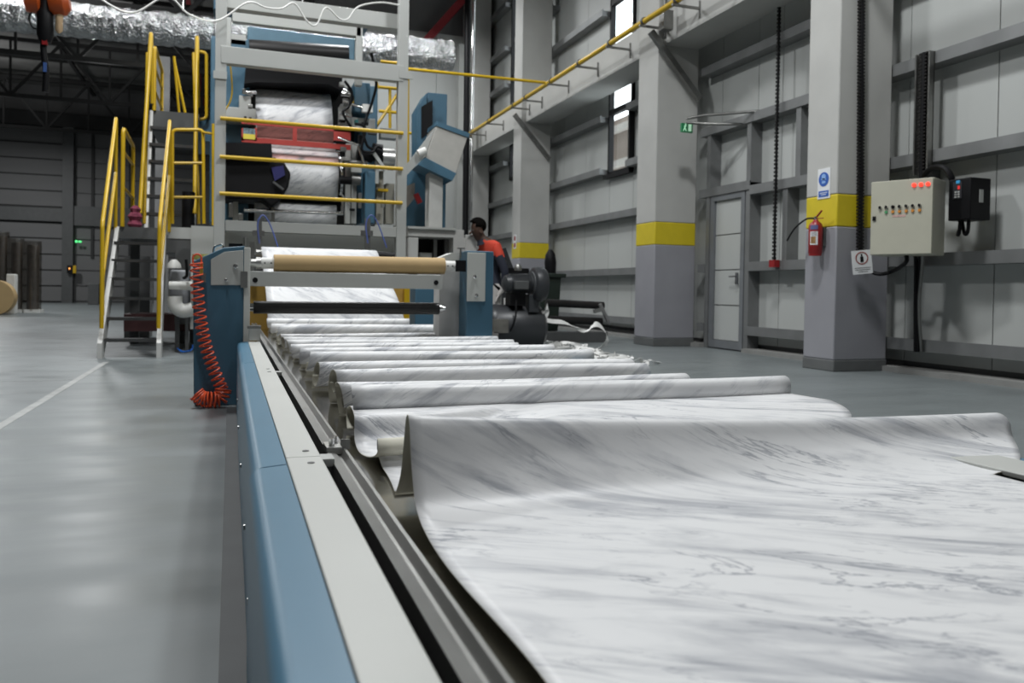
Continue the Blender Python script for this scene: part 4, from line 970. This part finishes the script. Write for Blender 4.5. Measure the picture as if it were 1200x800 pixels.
# ============================================================ CONSOLE
cs = thing('operator_console', 'tilted beige screen console on a pale column with blue base', 'console', P(510, 290, 11.2))
YC = 11.0
MB().prism([P(512, 146, YC), P(548, 160, YC), P(534, 205, YC), P(498, 186, YC)], (0, .5, 0)).build('screen_housing', pm('console_beige', (.42, .41, .38), .5), cs, bevel=.01)
MB().prism([P(512, 142, YC-.02), P(551, 156, YC-.02), P(549, 161, YC-.02), P(511, 147, YC-.02)], (0, .55, 0)).build('top_trim', blue, cs)
MB().prism([P(498, 184, YC-.02), P(535, 203, YC-.02), P(530, 212, YC-.02), P(490, 193, YC-.02)], (0, .5, 0)).build('blue_base', blue, cs, bevel=.005)
MB().pbox(503, 190, 519, 268, YC+.1, .25).build('column', pm('pale_col', (.45, .45, .43), .5), cs, bevel=.01)
MB().prism([P(510, 149, YC+.02), P(474, 196, YC+.02), P(474, 208, YC+.02), P(497, 184, YC+.02)], (0, .04, 0)).build('keyboard_plate', grey, cs)
MB().cyl(P(490, 180, YC-.05), P(499, 176, YC-.05), .05).build('round_plug', whitep, cs)
bc = thing('blue_cabinet', 'blue control cabinet with dark display behind the console', 'cabinet', P(500, 290, 12))
MB().pbox(500, 109, 523, 290, 11.9, .6).build('body', blue, bc, bevel=.01)
MB().prism([P(489, 128, 11.8), P(500, 109, 11.8), P(500, 200, 11.8), P(489, 200, 11.8)], (0, .4, 0)).build('side_body', blue, bc)
MB().prism([P(494, 125, 11.78), P(507, 117, 11.78), P(507, 152, 11.78), P(494, 162, 11.78)], (0, .02, 0)).build('display', black, bc)
MB().pbox(474, 196, 502, 290, 11.9, .5).build('lower_body', blue, bc, bevel=.01)
MB().prism([P(476, 218, 11.7), P(486, 214, 11.7), P(486, 232, 11.7), P(476, 244, 11.7)], (0, .1, 0)).build('chute', pm('chute', (.3, .28, .25), .5), bc)
MB().beam(P(487, 227, 11.5), P(492, 238, 11.5), .07).build('red_grip', red, bc)
cf = thing('machine_table', 'beige steel table frame with open bay left of the worker', 'machine table', P(510, 330, 10.8))
for (u0, v0, u1, v1) in ((478, 268, 544, 278), (478, 278, 490, 330), (531, 278, 545, 330), (545, 275, 558, 330), (478, 318, 545, 330)):
    MB().pbox(u0, v0, u1, v1, 10.75, .5).build('frame_member', pm('frame_grey', (.47, .47, .45), .5), cf, bevel=.01)
MB().pbox(478, 330, 556, 400, 10.8, .5).build('lower_body', pm('frame_grey', (.47, .47, .45), .5), cf)
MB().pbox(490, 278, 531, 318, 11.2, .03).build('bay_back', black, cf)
MB().pbox(492, 296, 506, 318, 11.0, .1).build('bay_box', grey, cf)
for u in (508, 521): MB().pbox(u, 280, u+4, 318, 11.0, .1).build('bay_rod', alu, cf)
MB().pbox(478, 266, 535, 268.5, 10.7, .6).build('table_top', grey, cf)

# ============================================================ WORKER (one continuous skinned body)
YP = 10.7
wk = thing('person', 'worker with short dark hair in a navy and red work jacket, bending over the machine', 'person', P(576, 412, YP))
pp = lambda u, v, dy=0.: P(u, v, YP) + Vector((0, dy, 0))
J = {}
verts = []; rad = []; edg = []
def jn(name, p, r_, par=None):
    J[name] = len(verts); verts.append(p); rad.append(r_)
    if par: edg.append((J[par], J[name]))
jn('pelvis', pp(577, 345), (.155, .12))
jn('waist', pp(577, 327), (.15, .115), 'pelvis')
jn('chest', pp(576, 307), (.165, .13), 'waist')
jn('upch', pp(573.5, 292), (.165, .12), 'chest')
jn('neck', pp(565, 281), (.062, .062), 'upch')
jn('head', pp(560, 274), (.098, .09), 'neck')
jn('crown', pp(558.5, 265), (.112, .095), 'head')
jn('top', pp(559.5, 259), (.06, .06), 'crown')
for sd, s_ in (('a', -1), ('b', 1)):
    jn('sh'+sd, pp(576, 290, .2*s_), (.085, .085), 'upch')
    el, wr_, hd = ((585, 319), (584, 338), (580, 344)) if sd == 'a' else ((558, 305), (551, 296), (547, 293))
    jn('el'+sd, pp(*el, .27*s_), (.058, .058), 'sh'+sd)
    jn('wr'+sd, pp(*wr_, .22*s_), (.042, .042), 'el'+sd)
    jn('pa'+sd, pp(*hd, .20*s_), (.042, .03), 'wr'+sd)
    fd = (verts[-1]-verts[-2]).normalized()
    for k_ in range(4):
        o_ = Vector((0, (k_-1.5)*.022, -.004*abs(k_-1.5)))
        jn('f%s%d' % (sd, k_), verts[J['pa'+sd]]+fd*.045+o_, (.0095, .0095), 'pa'+sd)
        jn('g%s%d' % (sd, k_), verts[J['f%s%d' % (sd, k_)]]+fd*(.035-.004*abs(k_-1.2))+Vector((0, 0, -.012)), (.0085, .0085), 'f%s%d' % (sd, k_))
        jn('h%s%d' % (sd, k_), verts[J['g%s%d' % (sd, k_)]]+fd*.018+Vector((0, 0, -.022)), (.0075, .0075), 'g%s%d' % (sd, k_))
    jn('t'+sd, verts[J['wr'+sd]]+fd*.03+Vector((0, -.045*s_, .01)), (.011, .011), 'wr'+sd)
    jn('u'+sd, verts[J['t'+sd]]+fd*.035+Vector((0, -.006*s_, -.01)), (.009, .009), 't'+sd)
    jn('hip'+sd, pp(576, 350, .09*s_), (.115, .105), 'pelvis')
    jn('kn'+sd, pp(574 if s_ < 0 else 571, 380, .11*s_), (.078, .075), 'hip'+sd)
    jn('an'+sd, pp(576 if s_ < 0 else 573, 409, .12*s_), (.05, .05), 'kn'+sd)
    jn('to'+sd, Vector((verts[-1].x-.16, verts[-1].y, .035)), (.042, .035), 'an'+sd)
off = wk.location
me = bpy.data.meshes.new('body'); me.from_pydata([tuple(v-off) for v in verts], edg, []); 
bo = bpy.data.objects.new('body', me); COL.objects.link(bo)
skm = bo.modifiers.new('skin', 'SKIN'); skm.use_smooth_shade = True
for i, v in enumerate(me.skin_vertices[0].data): v.radius = rad[i]; v.use_root = (i == 0)
sb = bo.modifiers.new('sub', 'SUBSURF'); sb.levels = 2; sb.render_levels = 2
dg = C.evaluated_depsgraph_get(); me2 = bpy.data.meshes.new_from_object(bo.evaluated_get(dg))
bpy.data.objects.remove(bo)
for m_ in (navy, redc, skin, glove, black): me2.materials.append(m_)
nk = verts[J['neck']]-off; up_ = verts[J['upch']]-off
wrs = [verts[J['wra']]-off, verts[J['wrb']]-off]; pas = [verts[J['paa']]-off, verts[J['pab']]-off]
hd_ = verts[J['head']]-off
for p_ in me2.polygons:
    c_ = p_.center; mi = 0
    if c_.z > up_.z-.10 and c_.x > nk.x-.12: mi = 1
    if c_.z > nk.z-.01 and (c_-nk).xy.length < .2: mi = 2
    for a_, b_ in zip(wrs, pas):
        if (c_-b_).length < .15 and abs(c_.y-b_.y) < .075 and (c_-a_).dot((b_-a_).normalized()) > -.01: mi = 3
    if c_.z < .08: mi = 4
    p_.material_index = mi
me2.shade_smooth(); me2.name = 'body'
bo = bpy.data.objects.new('body', me2); COL.objects.link(bo); bo.parent = wk
hc = verts[J['crown']]+Vector((.018, 0, .012))
bmh = bmesh.new(); bmesh.ops.create_uvsphere(bmh, u_segments=24, v_segments=16, radius=1)
for v in bmh.verts:
    v.co = Vector((v.co.x*.125, v.co.y*.108, v.co.z*.118))
bmesh.ops.delete(bmh, geom=[v for v in bmh.verts if v.co.z < -.035 and v.co.x < .045 or (v.co.x < -.075 and v.co.z < .04) or v.co.z < -.085], context='VERTS')
mh = bpy.data.meshes.new('hair'); bmh.to_mesh(mh); bmh.free(); mh.materials.append(hair); mh.shade_smooth()
ho = bpy.data.objects.new('hair', mh); COL.objects.link(ho); ho.parent = wk; ho.location = hc-off
sdm = ho.modifiers.new('s', 'SOLIDIFY'); sdm.thickness = .012
hh_ = verts[J['head']]
MB().lathe(hh_+Vector((-.088, 0, .03)), hh_+Vector((-.125, 0, -.008)), [(0, .012), (.6, .018), (1, .010)], 10).build('nose', skin, wk)
for s_ in (-1, 1):
    MB().lathe(hh_+Vector((.015, .088*s_, .02)), hh_+Vector((.02, .108*s_, .025)), [(0, .022), (.6, .030), (1, .024)], 12).build('ear', skin, wk)
    MB().lathe(hh_+Vector((-.078, .036*s_, .045)), hh_+Vector((-.093, .038*s_, .043)), [(0, .013), (1, .006)], 10).build('eye', pm('eye', (.10, .08, .07), .3), wk)
MB().beam(hh_+Vector((-.088, -.025, -.03)), hh_+Vector((-.088, .025, -.03)), .012, .010).build('mouth', pm('lips', (.09, .03, .025), .5), wk)
MB().lathe(verts[J['neck']]+Vector((.03, 0, -.045)), verts[J['neck']]+Vector((-.0, 0, .02)), [(0, .11), (.5, .09), (1, .082)], 20, cap=False).build('collar', navy, wk)
# paper held / beside glove
tag(MB().pbox(591, 349, 601, 358, YP-.3, .03).build('white_tag', whitep), 'small white tag below the glove of the worker', 'tag')

# ============================================================ BLOWER
YB = 9.9
bw = thing('vacuum_blower', 'dark grey vacuum blower with finned motor on a round tank', 'blower', P(605, 412, YB))
dgm = pm('charcoal_enamel', (.035, .038, .042), .38, var=.1, scale=4)
a_ = P(566, 383, YB+.2); b_ = P(637, 384, YB+.2)
MB().lathe(a_, b_, [(0, .12), (.05, .24), (.15, .30), (.78, .315), (.9, .30), (.97, .22), (1, .08)], 36).build('tank', dgm, bw)
a_ = P(589, 332, YB); b_ = P(623, 333, YB)
MB().lathe(a_, b_, [(0, .06), (.08, .11), (.22, .125), (.24, .105), (1, .105)], 26).build('motor', dgm, bw)
for i in range(12):
    q = P(600+i*1.8, 332.3, YB); MB().lathe(q-Vector((.004, 0, 0)), q+Vector((.004, 0, 0)), [(0, .128), (1, .128)], 24).build('cooling_fin', dgm, bw)
MB().pbox(604, 329, 620, 339, YB-.17, .1).build('terminal_box', dgrey, bw, bevel=.01)
a_ = P(623, 333, YB); b_ = P(638, 333.5, YB)
MB().lathe(a_, b_, [(0, .20), (.1, .225), (.35, .235), (.75, .235), (.95, .21), (1, .13)], 36).build('impeller_housing', dgm, bw)
MB().cyl(P(622, 333, YB), P(624, 333, YB), .17, 30).build('flange', pm('mid_grey', (.09, .095, .1), .35), bw)
MB().pbox(620, 345, 632, 366, YB-.08, .25).build('outlet', dgm, bw, bevel=.01)
MB().pbox(598, 343, 616, 358, YB-.05, .2).build('mount', black, bw)
MB().pbox(579, 374, 596, 390, YB-.22, .08).build('bracket_plate', pm('dirty_plate', (.14, .135, .12), .6, var=.3), bw)
MB().pbox(571, 389, 584, 399, YB-.22, .1).build('foot_plate', pm('dirty_light', (.22, .21, .2), .6), bw)
MB().tube(bez([P(605, 352, YB-.16), P(604, 372, YB-.2), P(598, 388, YB-.16)]), .012, 6).build('cable', black, bw)
MB().box((P(575, 400, YB).x, YB, 0), (P(585, 400, YB).x, YB+.5, .15)).box((P(622, 400, YB).x, YB, 0), (P(630, 400, YB).x, YB+.5, .15)).build('saddle', dgm, bw)
MB().pbox(586, 314, 620, 320, YB+.6, .5).build('rear_plate', black, bw)
q = P(607, 317, YB+.1); MB().lathe(q, q+Vector((0, 0, .09)), [(0, .05), (.6, .05), (1, .02)], 14).build('filter_cap', alu, bw)
tag(MB().beam(P(590, 291, 11.6), P(603, 326, 11.6), .06).beam(P(590, 291, 11.6), P(590, 404, 11.6), .05).beam(P(603, 326, 11.6), P(603, 404, 11.6), .05).build('slanted_handle', dgm), 'slanted dark bar of a trolley behind the worker', 'trolley')

# ============================================================ WHEELED BIN, BLACK ROLLS, TRIMMINGS
YBn = 13.0
bn = thing('wheeled_bin', 'dark green wheeled waste bin beside the far column', 'bin', P(648, 393, YBn))
gm = pm('bin_green', (.012, .022, .016), .5)
pa_, pb_ = P(632, 324, YBn), P(658, 324, YBn)
pc_, pd_ = P(634, 392, YBn), P(654, 392, YBn)
MB().prism([P(632, 324, YBn), P(658, 324, YBn), P(654, 388, YBn), P(635, 388, YBn)], (0, .55, 0)).build('body', gm, bn, bevel=.02)
MB().box((P(631, 322, YBn).x, YBn-.05, P(640, 325, YBn).z), (P(662.5, 322, YBn).x, YBn+.6, P(640, 320, YBn).z)).build('lid', gm, bn, bevel=.015)
for yq in (YBn+.03, YBn+.5): MB().cyl(Vector((P(648, 388, YBn).x, yq, .1)), Vector((P(652, 388, YBn).x, yq, .1)), .10, 18).build('wheel', rubber, bn)
dk = tag(MB().lathe(P(645, 322, 13.6), P(645, 292, 13.6), [(0, .10), (.5, .11), (.8, .09), (1, .03)], 16).build('bagged_tool', black), 'black upright bundle standing against the wall behind the bin', 'bundle')
rk = thing('roll_rack', 'low silver rack end holding two black rolls', 'rack', P(705, 395, YBn))
MB().beam(P(703, 356, 12.4), P(714, 379, 12.4), .05).beam(P(706, 362, 12.4), P(696, 365, 12.4), .06).build('end_bracket', steel, rk)
MB().pbox(640, 389, 712, 402, 12.5, .3).build('base_bar', dgrey, rk)
for (u0, v0, u1, v1, lb) in ((640, 354.5, 707, 358, 'upper black roll resting on the low rack by the wall'), (640, 374, 705, 376.5, 'lower black roll resting on the low rack by the wall')):
    tag(MB().cyl(P(u0, v0, 12.55), P(u1, v1, 12.55), .066, 24).build('black_roll', rubber), lb, 'roll', 'black rolls on the rack')
tag(MB().tube(bez([P(705, 381, 13.0), P(725, 384, 13.2), P(745, 386, 13.4)]), .03, 8).build('floor_hose', black), 'black hose lying on the floor behind the rack', 'hose')
ribm = pm('trim_white', (.78, .78, .76), .5)
def ribbon(pts, wd, label=None, tw=1.0, seed=0, dirs=None):
    pts = bez(pts, 8); rg = random.Random(seed); mb = MB(); vv = []; ff = []
    for i, p in enumerate(pts):
        q = tw*i*.22+rg.uniform(-.15, .15)+seed; d = Vector((math.cos(q)*.5, math.sin(q)*.5, .7*math.cos(q*.7)+.3)).normalized()*wd/2
        vv += [p-d, p+d, p+d+Vector((.002, .002, .002)), p-d+Vector((.002, .002, .002))]
    for i in range(len(pts)-1):
        k = i*4
        for j in range(4): ff.append((k+j, k+(j+1) % 4, k+4+(j+1) % 4, k+4+j))
    ff += [(0, 1, 2, 3), tuple(len(pts)*4-4+j for j in (3, 2, 1, 0))]
    mb.add(vv, ff); return mb
tag(ribbon([P(632, 372, 9.9), P(645, 376, 9.9), P(660, 377.5, 9.95), P(672, 382, 10), P(686, 388, 10), P(697, 380, 10), P(705, 383, 10), P(711, 392, 10), P(711, 400, 10), P(704, 407, 9.9), P(696, 410, 9.8)], .085, seed=3, tw=.5).build('paper_ribbon', ribm), 'long twisted white paper ribbon trailing from the blower', 'ribbon')
tag(ribbon([P(632, 366, 9.9), P(638, 363, 9.9), P(642, 359, 9.9), P(640, 367, 9.9), P(632, 376, 9.9), P(637, 385, 9.9), P(634, 391, 9.9)], .10, seed=5, tw=.8).build('paper_ribbon', ribm), 'short curled white paper ribbon at the right side of the blower', 'ribbon')
rg = random.Random(11); mb = MB()
for i in range(46):
    t = rg.random(); u = 645+t*95; v = 407+t*20+rg.uniform(-5, 5)
    c_ = fz(u, v+6); c_.z = .03+rg.random()*.07
    pts = [c_+Vector((rg.uniform(-.16, .16), rg.uniform(-.16, .16), rg.uniform(-.02, .07))) for _ in range(5)]
    for p in pts: p.z = max(.012, p.z)
    r2 = ribbon(pts, rg.uniform(.04, .07), seed=i, tw=1.2); mb.add([tuple(v) for v in r2.v], r2.f)
tr = mb.build('paper_trimmings', ribm); tag(tr, 'heap of shredded white paper trimmings on the floor right of the rolls', 'paper trimmings', kind='stuff')
for (u, v, lb) in ((752, 427, 'loose white paper curl lying apart at the right of the heap'), (765, 427.5, 'outermost loose white paper curl on the floor')):
    c_ = fz(u, v); tag(ribbon([c_+Vector((-.10, .05, .02)), c_+Vector((-.04, -.02, .06)), c_+Vector((.03, .03, .03)), c_+Vector((.10, 0, .02))], .05, seed=u, tw=.6).build('paper_curl', ribm), lb, 'paper curl')

# ============================================================ LEFT: WRAPPED ROLLS
YW = 27.
names = ('leftmost and tallest film-wrapped brown roll at the left edge', 'middle film-wrapped brown roll left of the far door', 'rightmost film-wrapped brown roll with a shiny wrinkle')
for i, (u0, u1, v0) in enumerate(((-10, 9, 271), (9, 27, 279), (27, 47, 282))):
    c0 = P((u0+u1)/2, v0, YW); hw = (P(u1, 320, YW).x-P(u0, 320, YW).x)/2
    t = thing('wrapped_roll', names[i], 'wrapped roll', (c0.x, YW, 0), 'film-wrapped rolls on the left')
    MB().lathe((c0.x, YW+hw, .10), (c0.x, YW+hw, c0.z-.12), [(0, hw*.72), (1, hw*.72)], 28).build('core', pm('brown_roll', (.13, .11, .095), .6, var=.3), t)
    pr2 = [(k/18, hw*(1+.025*math.sin(k*2.3+i))) for k in range(19)]
    MB().lathe((c0.x, YW+hw, .05), (c0.x, YW+hw, c0.z), pr2, 28, cap=False).build('film', film, t)
    MB().box((c0.x-hw*1.05, YW, 0), (c0.x+hw*1.1, YW+2*hw, .09)).build('pallet', whitep, t)
kc = P(-7, 346, 25.0)
kd = thing('large_kraft_roll', 'big kraft paper roll lying on its side at the left edge', 'paper roll', (kc.x, 25, 0))
MB().cyl((kc.x, 25, .47), (kc.x, 25.4, .47), .47, 36).build('paper', kraft, kd)
tag(fbox(7, 321, 18, 25.6, .3).build('white_board', whitep, bevel=.03), 'white foam slab leaning beside the big kraft roll', 'board')
# far wall small things
q = P(80, 315, 41.5)
sw = thing('door_switch', 'small black and yellow door switch on the far post', 'switch', q)
MB().pbox(78.5, 311, 85.5, 320, 41.4, .12).build('box', black, sw); MB().pbox(85.5, 311, 89, 320, 41.4, .12).build('yellow_edge', yellow, sw)
MB().pbox(80.5, 313.5, 82, 315.5, 41.35, .05).build('lamp', pm('amber_lamp', (1, .4, .1), .4, emit=1.5), sw)
tag(MB().pbox(88, 281.5, 90.5, 284, 41.5, .1).pbox(92, 282, 95, 284, 41.5, .1).build('exit_lamp', pm('far_green', (.1, .9, .25), .4, emit=1.2)), 'tiny green exit lamp on the far wall', 'lamp')
tag(fbox(103, 332, 116, 38, .6).build('far_bench', dgrey, bevel=.02), 'dark low bench at the far wall behind the stair foot', 'bench')

# ============================================================ HOIST (upper left)
YH = 9.0
hz = thing('crane_hoist', 'orange crane hoist with a black chain bag at the upper left', 'hoist', P(55, 0, YH))
MB().lathe(P(29, 0, YH), P(48, 2, YH), [(0, .06), (.1, .11), (.9, .12), (1, .09)], 24).build('motor', orange, hz)
MB().lathe(P(58, 4, YH), P(82, 4, YH), [(0, .10), (.2, .12), (.7, .12), (1, .07)], 24).build('gearbox', orange, hz)
MB().pbox(28, -30, 84, -10, YH-.05, .1).build('trolley_beam', orange, hz)
MB().lathe(P(53, 50, YH), P(53, -8, YH), [(0, .05), (.15, .075), (.6, .075), (.75, .05), (1, .06)], 18).build('chain_bag', black, hz)
MB().tube(bez([P(52, 45, YH), P(51, 60, YH), P(54, 85, YH), P(53, 108, YH)]), .03, 10).build('pendant_cable', black, hz)
MB().pbox(50.5, 73, 54.5, 84, YH-.04, .06).build('blue_tag', pm('tag_blue', (.04, .10, .3), .5), hz)
MB().pbox(49, 40, 55, 52, YH-.05, .05).build('hook_block', red, hz)
MB().lathe(P(69, 39, YH), P(70, -2, YH), [(0, .01), (.08, .034), (1, .036)], 12).build('wooden_handle', pm('tan_handle', (.6, .42, .25), .5), hz)
MB().tube(bez([P(40, 12, YH), P(34, 20, YH), P(38, 32, YH), P(46, 34, YH)]), .008, 6).build('cable', black, hz)
